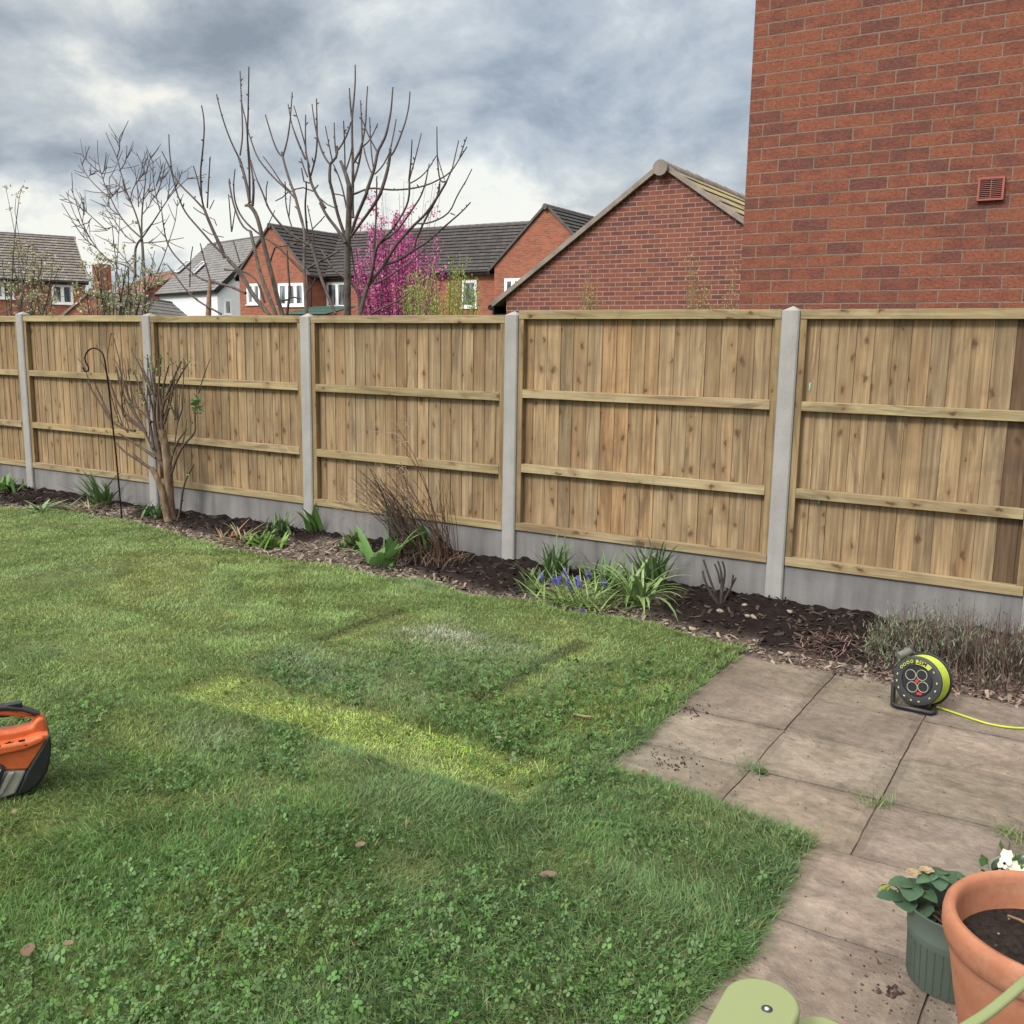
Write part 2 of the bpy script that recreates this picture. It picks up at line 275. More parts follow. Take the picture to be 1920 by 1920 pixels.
# ------------------------------------------------------------------ mesh builder
LOC = {}
class MB:
    def __init__(s): s.v = []; s.f = []; s.n = 0; s.M = None; s.smooth = False
    def add(s, V, faces, uv=None, tint=None):
        """V (n,3); faces: (m,k) int array or list of tuples; uv per face-corner flat (sum k,2); tint (m,3) or (3,)"""
        V = np.asarray(V, float)
        if s.M is not None: V = V @ s.M[:3, :3].T + s.M[:3, 3]
        if isinstance(faces, np.ndarray): k = np.full(len(faces), faces.shape[1]); idx = faces.reshape(-1)
        else: k = np.array([len(f) for f in faces]); idx = np.array([i for f in faces for i in f])
        nf = len(k)
        t = np.ones((nf, 3)) if tint is None else np.broadcast_to(np.asarray(tint, float), (nf, 3))
        u = np.zeros((len(idx), 2)) if uv is None else np.asarray(uv, float).reshape(-1, 2)
        s.v.append(V); s.f.append((idx+s.n, k, u, t)); s.n += len(V); return s
    def quad(s, a, b, c, d, tint=None, uv=None):
        P = np.array([a, b, c, d], float)
        if uv is None:
            w = np.linalg.norm(P[1]-P[0]); h = np.linalg.norm(P[3]-P[0]); uv = [(0, 0), (w, 0), (w, h), (0, h)]
        return s.add(P, [(0, 1, 2, 3)], uv, tint)
    def box(s, lo, hi, tint=None, grain=2, off=None, rot=None, org=None):
        """axis box; UV in metres with v along the grain axis; rot 3x3 about org"""
        x0, y0, z0 = lo; x1, y1, z1 = hi
        V = np.array([(x, y, z) for x in (x0, x1) for y in (y0, y1) for z in (z0, z1)], float)
        Fc = [(0, 1, 3, 2), (4, 6, 7, 5), (0, 4, 5, 1), (2, 3, 7, 6), (0, 2, 6, 4), (1, 5, 7, 3)]
        nax = [0, 0, 1, 1, 2, 2]; uv = []
        o = off if off is not None else (random.random()*50, random.random()*50)
        for fc, a in zip(Fc, nax):
            ax = [q for q in range(3) if q != a]
            if grain in ax: va = grain; ua = [q for q in ax if q != grain][0]
            else: ua, va = ax
            for i in fc: uv.append((V[i][ua]+o[0], V[i][va]+o[1]))
        if rot is not None: V = (V-np.asarray(org)) @ np.asarray(rot).T + np.asarray(org)
        return s.add(V, Fc, uv, tint)
    def wallquad(s, a, b, c, d, off=(0, 0), tint=None):
        """vertical quad a,b bottom, c,d top, UV u=run, v=z"""
        P = np.array([a, b, c, d], float); dirv = P[1]-P[0]; dirv[2] = 0; dirv /= np.linalg.norm(dirv)
        uv = [((p-P[0]) @ dirv+off[0], p[2]+off[1]) for p in P]
        return s.add(P, [(0, 1, 2, 3)], uv, tint)
    def poly(s, pts, tint=None, u=None, v=None):
        P = np.asarray(pts, float); uv = None
        if u is not None: uv = [(p @ np.asarray(u), p @ np.asarray(v)) for p in P]
        return s.add(P, [tuple(range(len(P)))], uv, tint)
    def tube(s, pts, rad, sides=6, cap=True, tint=None):
        P = np.asarray(pts, float); n = len(P); rad = np.broadcast_to(np.asarray(rad, float), (n,))
        T = np.gradient(P, axis=0); T /= np.maximum(np.linalg.norm(T, axis=1, keepdims=True), 1e-9)
        up = np.array([.31, .17, .93]) if abs(T[0] @ np.array([.31, .17, .93])) < .95 else np.array([1., 0, 0])
        a = np.cross(T[0], up); a /= np.linalg.norm(a); V = []
        for i in range(n):
            a = a - T[i]*(a @ T[i]); a /= max(np.linalg.norm(a), 1e-9); b = np.cross(T[i], a)
            an = np.arange(sides)*2*np.pi/sides
            V.append(P[i]+rad[i]*(np.cos(an)[:, None]*a+np.sin(an)[:, None]*b))
        V = np.concatenate(V); i = np.arange(n-1)[:, None]*sides; j = np.arange(sides)[None]; jn = (j+1) % sides
        Q = np.stack([i+j, i+jn, i+sides+jn, i+sides+j], -1).reshape(-1, 4)
        ln = np.concatenate([[0], np.cumsum(np.linalg.norm(np.diff(P, axis=0), axis=1))])
        uv = np.stack([np.stack([(j/sides+0*i), ln[(i//sides)+0*j]], -1), np.stack([((j+1)/sides+0*i), ln[(i//sides)+0*j]], -1),
                       np.stack([((j+1)/sides+0*i), ln[(i//sides)+1+0*j]], -1), np.stack([(j/sides+0*i), ln[(i//sides)+1+0*j]], -1)], 2)
        s.add(V, Q, uv.reshape(-1, 2), tint)
        if cap:
            s.add(V[:sides][::-1], [tuple(range(sides))], None, tint if tint is None or np.ndim(tint) == 1 else tint[0])
            s.add(V[-sides:], [tuple(range(sides))], None, tint if tint is None or np.ndim(tint) == 1 else tint[-1])
        return s
    def lathe(s, prof, c, sides=48, a0=0., a1=2*math.pi, tint=None, closed=False):
        """prof list of (r,z) about vertical axis at c"""
        pr = np.asarray(prof, float); full = abs(a1-a0-2*math.pi) < 1e-6; na = sides if full else sides+1
        an = a0+(a1-a0)*np.arange(na)/sides; V = np.stack([c[0]+pr[:, None, 0]*np.cos(an), c[1]+pr[:, None, 0]*np.sin(an), c[2]+pr[:, None, 1]+0*an], -1).reshape(-1, 3)
        Q = []
        for i in range(len(pr)-1):
            for j in range(sides):
                jn = (j+1) % na; Q.append((i*na+j, i*na+jn, (i+1)*na+jn, (i+1)*na+j))
        return s.add(V, np.array(Q), None, tint)
    def build(s, name, mat, parent=None, smooth=None, label=None):
        me = bpy.data.meshes.new(name); V = np.concatenate(s.v)
        root = parent
        while root is not None and root.parent is not None: root = root.parent
        if root is not None: V = V-LOC.get(root.name, np.zeros(3))
        idx = np.concatenate([f[0] for f in s.f]); k = np.concatenate([f[1] for f in s.f]); u = np.concatenate([f[2] for f in s.f]); t = np.concatenate([f[3] for f in s.f])
        me.vertices.add(len(V)); me.vertices.foreach_set('co', V.astype(np.float32).ravel())
        me.loops.add(len(idx)); me.loops.foreach_set('vertex_index', idx.astype(np.int32))
        me.polygons.add(len(k)); me.polygons.foreach_set('loop_start', np.concatenate([[0], np.cumsum(k)[:-1]]).astype(np.int32))
        me.update(calc_edges=True); me.validate()
        uvl = me.uv_layers.new(name='uv')
        if len(me.loops) == len(u): uvl.data.foreach_set('uv', u.astype(np.float32).ravel())
        at_ = me.attributes.new('tint', 'FLOAT_COLOR', 'FACE')
        if len(me.polygons) == len(t): at_.data.foreach_set('color', np.concatenate([t, np.ones((len(t), 1))], 1).astype(np.float32).ravel())
        ang = s.smooth if smooth is None else smooth
        if ang:
            me.shade_smooth()
            if ang is not True: me.set_sharp_from_angle(angle=R(ang))
        else: me.shade_flat()
        me.materials.append(MT[mat] if isinstance(mat, str) else mat)
        o = bpy.data.objects.new(name, me); C.objects.link(o)
        if parent is not None: o.parent = parent
        if label: o['label'] = label
        return o
def tag(o, label, cat, group=None, kind=None):
    o['label'] = label; o['category'] = cat
    if group: o['group'] = group
    if kind: o['kind'] = kind
    return o
def thing(name, label, cat, loc, group=None):
    o = bpy.data.objects.new(name, None); C.objects.link(o); o.empty_display_size = .1
    o.location = tuple(float(q) for q in loc); LOC[o.name] = np.array(loc, float); return tag(o, label, cat, group)
def struct(name, mb, mat, kind='structure', smooth=None):
    o = mb.build(name, mat, None, smooth); o['kind'] = kind; return o
def bevel(o, w=.003, seg=2, ang=35):
    b = o.modifiers.new('bevel', 'BEVEL'); b.width = w; b.segments = seg; b.limit_method = 'ANGLE'; b.angle_limit = R(ang); return o
def rotz(a): c, s = math.cos(a), math.sin(a); return np.array([[c, -s, 0], [s, c, 0], [0, 0, 1.]])

# value noise for numpy
_lat = rng.random((8, 256, 256))
def vnoise(x, y, sc, seed=0, octv=3):
    x = np.asarray(x, float)*sc+37.3*seed; y = np.asarray(y, float)*sc+11.7*seed; o = 0; amp = 1; tot = 0
    for k in range(octv):
        g = _lat[(seed+k) % 8]; xi = np.floor(x).astype(int); yi = np.floor(y).astype(int); fx = x-xi; fy = y-yi
        fx = fx*fx*(3-2*fx); fy = fy*fy*(3-2*fy); a = lambda i, j: g[(xi+i) % 256, (yi+j) % 256]
        o = o+amp*((a(0, 0)*(1-fx)+a(1, 0)*fx)*(1-fy)+(a(0, 1)*(1-fx)+a(1, 1)*fx)*fy); tot += amp; amp *= .5; x = x*2.03+5.1; y = y*2.03+3.3
    return o/tot
def sstep(a, b, x): t = np.clip((x-a)/(b-a), 0, 1); return t*t*(3-2*t)

# ------------------------------------------------------------------ ground, patio, lawn, bed
g = MB(); S_ = 900; g.quad((-S_, -S_, -.16), (S_, -S_, -.16), (S_, S_, -.16), (-S_, S_, -.16)); struct('ground', g, 'ground')

PX0, PY0, SW, SD = -1.0175, 4.2765, .4655, .4407
mb = MB()
rows = [PY0+SD*1.0, PY0, PY0-SD, PY0-2*SD, PY0-3*SD, 2.484, 2.02, 1.56, 1.1, .64, .18, -.3, -.8]
for i in range(len(rows)-1):
    y1, y0 = rows[i], rows[i+1]
    if i < 4: xs = [PX0-SW*1.0+SW*k for k in range(0, 8)]; xs = [-1.50]+xs[1:]
    elif i == 4: xs = [-.70, -.0865-.05, .379, .845, 1.31, 1.78]
    elif i == 5: xs = [-.72, -.237, .23, .69, 1.16, 1.62]
    else: xs = [-.72, -.237+.12*(i % 2), .23, .69, 1.16, 1.62]
    if i == 3: xs = [-1.5, PX0, -.552, -.346+.21, .379, .845, 1.31, 1.78]
    for a, b in zip(xs[:-1], xs[1:]):
        gp = .0032; n = 16
        tz = random.uniform(-.002, .002); tx = random.uniform(-.003, .003); ty = random.uniform(-.003, .003)
        xx = np.linspace(a+gp, b-gp, n); yy = np.linspace(y0+gp, y1-gp, n)
        X, Y = np.meshgrid(xx, yy, indexing='ij')
        ed = np.zeros((n, n), bool); ed[0] = ed[-1] = True; ed[:, 0] = ed[:, -1] = True
        jx = (vnoise(X, Y, 9, 1)-.5)*.010*ed; jy = (vnoise(X, Y, 9, 2)-.5)*.010*ed
        Z = tz+tx*(X-a)+ty*(Y-y0)+(vnoise(X, Y, 6, 3)-.5)*.004-ed*.002
        V = np.stack([X+jx, Y+jy, Z], -1).reshape(-1, 3)
        Q = np.array([(p*n+q, (p+1)*n+q, (p+1)*n+q+1, p*n+q+1) for p in range(n-1) for q in range(n-1)])
        t = np.array([1, 1, 1.])*random.uniform(.88, 1.08)*np.array([random.uniform(.98, 1.03), 1, random.uniform(.95, 1.03)])
        er_ = np.array([min(p, q, n-2-p, n-2-q) for p in range(n-1) for q in range(n-1)]); cx_ = V[Q].mean(1); dm = np.where(er_ == 0, .80, np.where(er_ == 1, .93, 1.))*(1+.35*(vnoise(cx_[:, 0], cx_[:, 1], 5, 4)-.5)*(er_ < 2)); mb.add(V, Q, None, t*dm[:, None])
        ring = [p*n for p in range(n)]+[(n-1)*n+q for q in range(1, n)]+[p*n+n-1 for p in range(n-2, -1, -1)]+[q for q in range(n-2, 0, -1)]
        VR = V[ring]; LO = VR.copy(); LO[:, 2] = -.04; k = len(ring)
        mb.add(np.concatenate([VR, LO]), np.array([(q, q+k, (q+1) % k+k, (q+1) % k) for q in range(k)]), None, t*.8)
struct('patio', mb, 'paving', smooth=40)
mb = MB(); mb.quad((-1.5, 2.9, -.0095), (2.2, 2.9, -.0095), (2.2, 4.72, -.0095), (-1.5, 4.72, -.0095)); mb.quad((-.72, -.8, -.0095), (2.2, -.8, -.0095), (2.2, 2.9, -.0095), (-.72, 2.9, -.0095)); struct('patio_joints', mb, 'joint')

EDGE = np.array([at(*q)[:2] for q in [(-260, 945), (0, 950), (100, 955), (230, 975), (330, 1000), (420, 1030), (550, 1050), (640, 1060), (700, 1080), (800, 1090), (880, 1120), (1000, 1130), (1080, 1150), (1180, 1165), (1300, 1195), (1405, 1215)]])
EX, EY = EDGE[:, 0], EDGE[:, 1]
def edgey(x): return np.interp(x, EX, EY, left=5.05)
def lawn_dist(x, y):
    """positive inside the lawn (metres to the nearest edge, roughly)"""
    d1 = edgey(x)-y
    x = x+.055; y = y+.01; jx = (vnoise(x, y, 3.5, 4)-.5)*.06
    # patio L-shape: outside if x>-1.45 and y>3.03 ; x>-.65 otherwise
    xb = np.interp(y, [1.5, 2.014, 2.306, 2.9], [-.70, -.655, -.615, -.66])
    yb = np.interp(x, [-1.43, -1.007, -.69], [3.06, 3.03, 2.95])
    xc = np.interp(y, [3.0, 3.83, 4.84], [-1.425, -1.44, -1.495])
    dA = np.maximum(xc-x, np.minimum(yb-y, xb-x))+jx
    return np.minimum(d1+(vnoise(x, y, 2.2, 5)-.5)*.16, dA)
def lawn_z(x, y): return .012+(vnoise(x, y, .9, 2, 3)-.5)*.05+(vnoise(x, y, 5, 6, 2)-.5)*.012-.018*in_strip(x, y)
RECTS = [(-3.42, -1.60, 2.68, 3.02, 1.0), (-3.38, -3.30, 3.66, 4.36, .45), (-2.20, -2.13, 3.36, 4.36, .6)]
def in_strip(x, y):
    o = 0
    for a, b, c, d, k in RECTS:
        j = (vnoise(x, y, 7, 1)-.5)*.08
        o = np.maximum(o, k*sstep(-.02, .025, np.minimum(np.minimum(x-a, b-x), np.minimum(y-c, d-y))+j))
    return o
st = .06; gx = np.arange(-14, -.4, st); gy = np.arange(-3, 5.6, st); X, Y = np.meshgrid(gx, gy, indexing='ij')
Z = lawn_z(X, Y); D = lawn_dist(X, Y); Z = np.where(D < 0, -.05, Z); Z = np.where((D < .05) & (D >= 0), Z*.4-.006, Z)
na, nb = X.shape; ii, jj = np.meshgrid(np.arange(na-1), np.arange(nb-1), indexing='ij'); ii = ii.ravel(); jj = jj.ravel()
Q = np.stack([ii*nb+jj, (ii+1)*nb+jj, (ii+1)*nb+jj+1, ii*nb+jj+1], -1)
keep = (np.maximum(D, -1).ravel()[Q] > -.07).any(1)
mb = MB(); mb.add(np.stack([X, Y, Z], -1).reshape(-1, 3), Q[keep]); struct('lawn', mb, 'turf', smooth=True)

# soil bed along the fence
def bed_h(x, y):
    e = np.where(x < -1.5, edgey(x), 4.70); t = sstep(0, .75, y-e)
    dark = sstep(.47, .58, vnoise(x, y, 1.1, 3, 3)+.26*t-.05)
    z = -.016+.018*t+(vnoise(x, y, 4, 6, 3)-.5)*.05*t+dark*t*.034+(vnoise(x, y, 15, 2, 4)-.5)*.065*(.2+t)
    return z-.03*sstep(-.03, .12, e-.03-y), dark*sstep(.05, .3, y-e), t
st = .02; gx = np.arange(-12, 1.6, st); gy = np.arange(4.3, 5.86, st); X, Y = np.meshgrid(gx, gy, indexing='ij'); Z, DK, TT = bed_h(X, Y)
na, nb = X.shape; ii, jj = np.meshgrid(np.arange(na-1), np.arange(nb-1), indexing='ij'); ii = ii.ravel(); jj = jj.ravel()
Q = np.stack([ii*nb+jj, (ii+1)*nb+jj, (ii+1)*nb+jj+1, ii*nb+jj+1], -1)
e = np.where(X < -1.5, edgey(X), 4.66); keep = ((Y-e).ravel()[Q] > -.22).any(1)
dk = DK.ravel()[Q[:, 0]][:, None]; vr = vnoise(X, Y, 26, 5, 3).ravel()[Q[:, 0]][:, None]
col = (np.array([.095, .075, .061])*(1-dk)+np.array([.013, .0085, .0072])*dk)*(.5+.95*vr)
mb = MB(); mb.add(np.stack([X, Y, Z], -1).reshape(-1, 3), Q[keep], None, col[keep]); struct('flower_bed', mb, 'soil', smooth=True)

# ------------------------------------------------------------------ grass
def blades(base, h, w, az, lean, curl, tint, az2=None):
    n = len(base); d = np.stack([np.cos(az), np.sin(az)], -1); a2 = az+np.pi/2+rng.normal(0, .5, n) if az2 is None else az2
    wv = np.stack([np.cos(a2), np.sin(a2), 0*a2], -1)*w[:, None]*.5
    def cen(t):
        o = base.copy(); s_ = (lean*t+curl*t*t)*h; o[:, :2] += d*s_[:, None]; o[:, 2] += h*t*np.clip(1-.35*(lean+curl)*t, .2, 1); return o
    c0, c1, c2 = cen(0.), cen(.55), cen(1.)
    V = np.stack([c0-wv, c0+wv, c1-wv*.8, c1+wv*.8, c2], 1).reshape(-1, 3); k = np.arange(n)[:, None]*5
    Fc = np.concatenate([k+np.array([[0, 1, 3]]), k+np.array([[0, 3, 2]]), k+np.array([[2, 3, 4]])], 1).reshape(-1, 3)
    return V, Fc, np.repeat(tint, 3, 0)
BLU = [at(640, 1262), at(860, 1205), at(700, 1300), at(420, 1390)]
def lawn_col(x, y):
    n = len(x); big = vnoise(x, y, .8, 1, 3)[:, None]; mid = vnoise(x, y, 3.1, 7, 3)[:, None]; d = np.hypot(x, y)[:, None]
    near = np.array([.116, .212, .062]); far = np.array([.220, .312, .112]); f = sstep(2.6, 5.2, d)
    # clover patch in the foreground is darker than the mown grass beyond
    c = near*(1-f)+far*f
    c = c*(1-.5*sstep(.5, .7, mid)*.7)+np.array([.23, .25, .075])*.35*sstep(.5, .7, mid)
    c = c*(1-.55*sstep(.55, .72, big)*f)+np.array([.27, .29, .10])*.5*sstep(.55, .72, big)*f
    s_ = in_strip(x, y)[:, None]; c = c*(1-s_)+np.array([.40, .52, .135])*s_
    lp = (sstep(.0, .2, np.minimum(np.minimum(x+2.1, -1.47-x), np.minimum(y-3.2, 4.1-y)))*.55)[:, None]; c = c*(1-lp)+np.array([.27, .33, .085])*lp
    for k, (b, r_) in enumerate(zip(BLU, (.36, .38, .3, .3))):
        nz = vnoise(x, y, 6, 3, 2); q = (np.exp(-((x-b[0])/r_)**2-((y-b[1])/(r_*.5))**2)*np.clip(nz*2.2-.4, 0, 1.1)*(1.1 if k < 2 else .3))[:, None]; c = c*(1-q)+np.array([.36, .39, .29])*q
    dkl = np.zeros(n)
    for a_, b_, c_, d_ in ((-3.45, -3.38, 3.62, 4.36), (-2.27, -2.20, 3.36, 4.36)): dkl = np.maximum(dkl, sstep(0, .03, np.minimum(np.minimum(x-a_, b_-x), np.minimum(y-c_, d_-y))+.02+(vnoise(x, y, 8, 1)-.5)*.04))
    c = c*(1-.62*dkl[:, None])  # groove edges darkened in the colour, in place of a side-shaded step
    fn = vnoise(x, y, 9, 2, 3)[:, None]; c = c*(.62+.76*fn); gb = sstep(.5, .68, vnoise(x, y, 1.6, 4, 3))[:, None]*.4; c = c*(1-gb)+np.array([.165, .235, .125])*gb
    c = c*rng.uniform(.55, 1.45, (n, 1))*rng.uniform(.93, 1.08, (n, 3))
    dry = rng.random(n) < .035; c[dry] = np.array([.36, .30, .15])*rng.uniform(.6, 1.1, (dry.sum(), 1))
    return c
def in_view(x, y, pad=140):
    P = np.stack([x, y, 0*x], -1)-CO; z = P @ fw; u = 960+F*(P @ cr)/np.maximum(z, .05); v = 960-F*(P @ cu)/np.maximum(z, .05)
    return (z > .3) & (u > -pad) & (u < 1920+pad) & (v < 1920+260)
def scatter(n, x0, x1, y0, y1, dmin, dmax, side=0.):
    x = rng.uniform(x0, x1, n); y = rng.uniform(y0, y1, n); d = np.hypot(x, y)
    k = (lawn_dist(x, y) > side) & (d >= dmin) & (d < dmax) & in_view(x, y, 500); return x[k], y[k]
gm = MB()
for dens, dmin, dmax, wd, hh in ((34000, 0, 3.2, .0030, (.018, .05)), (24000, 3.2, 4.6, .0034, (.016, .036)), (17000, 4.6, 6.8, .0044, (.014, .030)), (8500, 6.8, 12.5, .0066, (.013, .028))):
    x0, x1, y0, y1 = -12, -.5, .2, 5.4
    x, y = scatter(int(dens*(x1-x0)*(y1-y0)*(1 if dmax > 5 else 1)), x0, x1, y0, y1, dmin, dmax)
    pt = vnoise(x, y, 2.4, 3, 3); k = rng.random(len(x)) < .5+1.2*(pt-.2); x, y, pt = x[k], y[k], pt[k]; n = len(x)
    h = rng.uniform(*hh, n)*(.65+.8*pt)*(1-.35*in_strip(x, y)); D = lawn_dist(x, y); h *= np.where(D < .1, 1.25, 1)
    a = vnoise(x, y, 1.7, 5, 2)*12+rng.normal(0, 1.3, n)
    V, Fc, T = blades(np.stack([x, y, np.where(D < .05, -.004, lawn_z(x, y)-.004)], -1), h, np.full(n, wd)*rng.uniform(.7, 1.35, n), a, np.abs(rng.normal(.35, .35, n)), np.abs(rng.normal(.35, .3, n)), lawn_col(x, y)); gm.add(V, Fc, None, T)
# tufts of longer blue-green grass, and an overhanging fringe along the patio
tx = rng.uniform(-9, -.7, 420); ty = rng.uniform(1.3, 5.0, 420); k = lawn_dist(tx, ty) > .08; jt = np.array([at(*q)[:2] for q in ((1640, 1506), (1908, 1572), (1412, 1442))]); tx, ty = np.concatenate([tx[k], jt[:, 0]]), np.concatenate([ty[k], jt[:, 1]])
fx = np.concatenate([rng.uniform(-1.53, -1.4, 1500), rng.uniform(-1.45, -.62, 1500), rng.uniform(-.78, -.58, 1500)]); fy = np.concatenate([rng.uniform(3.0, 4.85, 1500), rng.uniform(2.9, 3.08, 1500), rng.uniform(1.9, 3.0, 1500)])
k = np.abs(lawn_dist(fx, fy)-.015) < .03; fx, fy = fx[k], fy[k]
m_ = 55; bx = np.repeat(tx, m_)+rng.normal(0, .03, len(tx)*m_); by = np.repeat(ty, m_)+rng.normal(0, .03, len(tx)*m_)
bx = np.concatenate([bx, np.repeat(fx, 6)+rng.normal(0, .014, len(fx)*6)]); by = np.concatenate([by, np.repeat(fy, 6)+rng.normal(0, .014, len(fx)*6)])
n = len(bx); cc = lawn_col(bx, by)*.85+np.array([.01, .02, .012])
V, Fc, T = blades(np.stack([bx, by, np.full(n, -.002)], -1), rng.uniform(.03, .062, n), rng.uniform(.002, .0042, n), rng.uniform(0, 6.28, n), np.abs(rng.normal(.5, .3, n)), np.abs(rng.normal(.5, .4, n)), cc); gm.add(V, Fc, None, T)
go = gm.build('grass', 'grass'); tag(go, 'short patchy lawn grass with pale lime strips, in front of the fence', 'grass', kind='stuff')
# clover
x, y = scatter(int(3000*8*4), -4.5, -.5, .9, 4.4, 0, 4.9)
cd = sstep(.50, .66, vnoise(x, y, 1.9, 6, 4)+.12*sstep(3.4, 2.0, np.hypot(x, y))+.08*sstep(-2.6, -1.2, x))*(1-.75*in_strip(x, y)); k = rng.random(len(x)) < cd*sstep(5.2, 3.6, np.hypot(x, y))*.85; k &= rng.random(len(x)) < .8; x, y = x[k], y[k]; n = len(x)
zc_ = lawn_z(x, y)+rng.uniform(.008, .038, n); r_ = .0035+.0075*rng.random(n)**1.6; a0 = rng.uniform(0, 6.28, n); tl = rng.normal(0, .55, (n, 2))
VV = []
for j in range(3):
    a = a0+j*2.094
    for rr, da in ((.06, 0), (.8, .62), (1.12, .18), (1.12, -.18), (.8, -.62)):
        ox = np.cos(a+da)*rr*r_*1.25; oy = np.sin(a+da)*rr*r_*1.25
        VV.append(np.stack([x+ox, y+oy, zc_+ox*tl[:, 0]+oy*tl[:, 1]-(.15*rr*rr)*r_], -1))
V = np.stack(VV, 1).reshape(-1, 3); kk = np.arange(n)[:, None]*15; Fc = np.concatenate([kk+np.arange(5)+5*j for j in range(3)], 1).reshape(-1, 5)
tc_ = np.array([.076, .150, .040])*rng.uniform(.4, 1.5, (n, 1))*rng.uniform(.88, 1.14, (n, 3)); pale = rng.random(n) < .12; tc_[pale] = np.array([.10, .165, .065])*rng.uniform(.8, 1.2, (pale.sum(), 1))
mb = MB(); mb.add(V, Fc, None, np.repeat(tc_, 3, 0)); tag(mb.build('clover', 'leaf'), 'dark green clover leaves growing through the near lawn', 'clover', kind='stuff')
# bark chips and crumbs on the bed
n = 17000; x = rng.uniform(-9.5, .9, n); y = rng.uniform(4.3, 5.75, n); e = np.where(x < -1.5, edgey(x), 4.7); hz, dk, tt = bed_h(x, y)
k = (y > e-.02+rng.normal(0, .03, n)) & (rng.random(n) < np.where(dk > .5, .35, .9)); x, y, hz, dk = x[k], y[k], hz[k], dk[k]; n = len(x)
Lc = rng.uniform(.006, .03, n); wc = rng.uniform(.003, .009, n); a = rng.uniform(0, 6.28, n); ti = rng.normal(0, .35, n); ux = np.stack([np.cos(a)*np.cos(ti), np.sin(a)*np.cos(ti), np.sin(ti)], -1)*Lc[:, None]; vx_ = np.stack([-np.sin(a), np.cos(a), rng.normal(0, .4, n)], -1)*wc[:, None]
b = np.stack([x, y, np.maximum(hz, -.01)+.006], -1); up = np.array([0, 0, .004])
V = np.stack([b-ux-vx_, b+ux-vx_, b+ux+vx_, b-ux+vx_, b+up-ux*.2, b-up*2], 1).reshape(-1, 3); kk = np.arange(n)[:, None]*6
Fc = np.concatenate([kk+np.array([[i, (i+1) % 4, 4]]) for i in range(4)], 1).reshape(-1, 3)
cb = np.array([.155, .122, .097])*rng.uniform(.15, 1.9, (n, 1))*rng.uniform(.9, 1.1, (n, 3)); cb[dk > .5] *= .24
mb = MB(); mb.add(V, Fc, None, np.repeat(cb, 4, 0)); tag(mb.build('bark_chips', 'stem'), 'brown bark chips and crumbs strewn over the flower bed', 'bark chips', kind='stuff')

# ------------------------------------------------------------------ fence
FY = 5.78
PXS = [-9.38+1.93*k for k in range(-1, 5)]+[-.25, 1.68]
PTOP = [1.80, 1.81, 1.79, 1.78, 1.787, 1.808, 1.80, 1.80]
BTOP = [1.765, 1.768, 1.762, 1.760, 1.788, 1.787, 1.785]
fence = thing('fence', 'new timber close board fence with concrete posts and grey gravel boards', 'fence', (-4.6, FY, 0))
for x, zt in zip(PXS, PTOP):
    mb = MB(); w = .053; y0, y1 = FY, FY+.10; zb = -.3; c = .008
    ring = [(x-w+c, y0), (x+w-c, y0), (x+w, y0+c), (x+w, y1-c), (x+w-c, y1), (x-w+c, y1), (x-w, y1-c), (x-w, y0+c)]
    V = [(a, b, zb) for a, b in ring]+[(a, b, zt-.028) for a, b in ring]+[(x, FY+.05, zt)]
    mb.add(V, [(i, (i+1) % 8, 8+(i+1) % 8, 8+i) for i in range(8)]+[(8+i, 8+(i+1) % 8, 16) for i in range(8)])
    mb.build('post', 'post', fence)
def board(mb, x0, x1, z0, z1, yl, yr, th, tint):
    V = [(x0, yl, z0), (x1, yr, z0), (x1, yr+th, z0), (x0, yl+th, z0), (x0, yl, z1), (x1, yr, z1), (x1, yr+th, z1), (x0, yl+th, z1)]
    Fc = [(0, 1, 5, 4), (1, 2, 6, 5), (2, 3, 7, 6), (3, 0, 4, 7), (4, 5, 6, 7), (3, 2, 1, 0)]
    o = (random.random()*60, random.random()*60); uv = []
    for f in Fc:
        for i in f: uv.append((V[i][0]-x0+V[i][1]-yl+o[0], V[i][2]+o[1]))
    mb.add(V, Fc, uv, tint)
rr = random.Random(5)
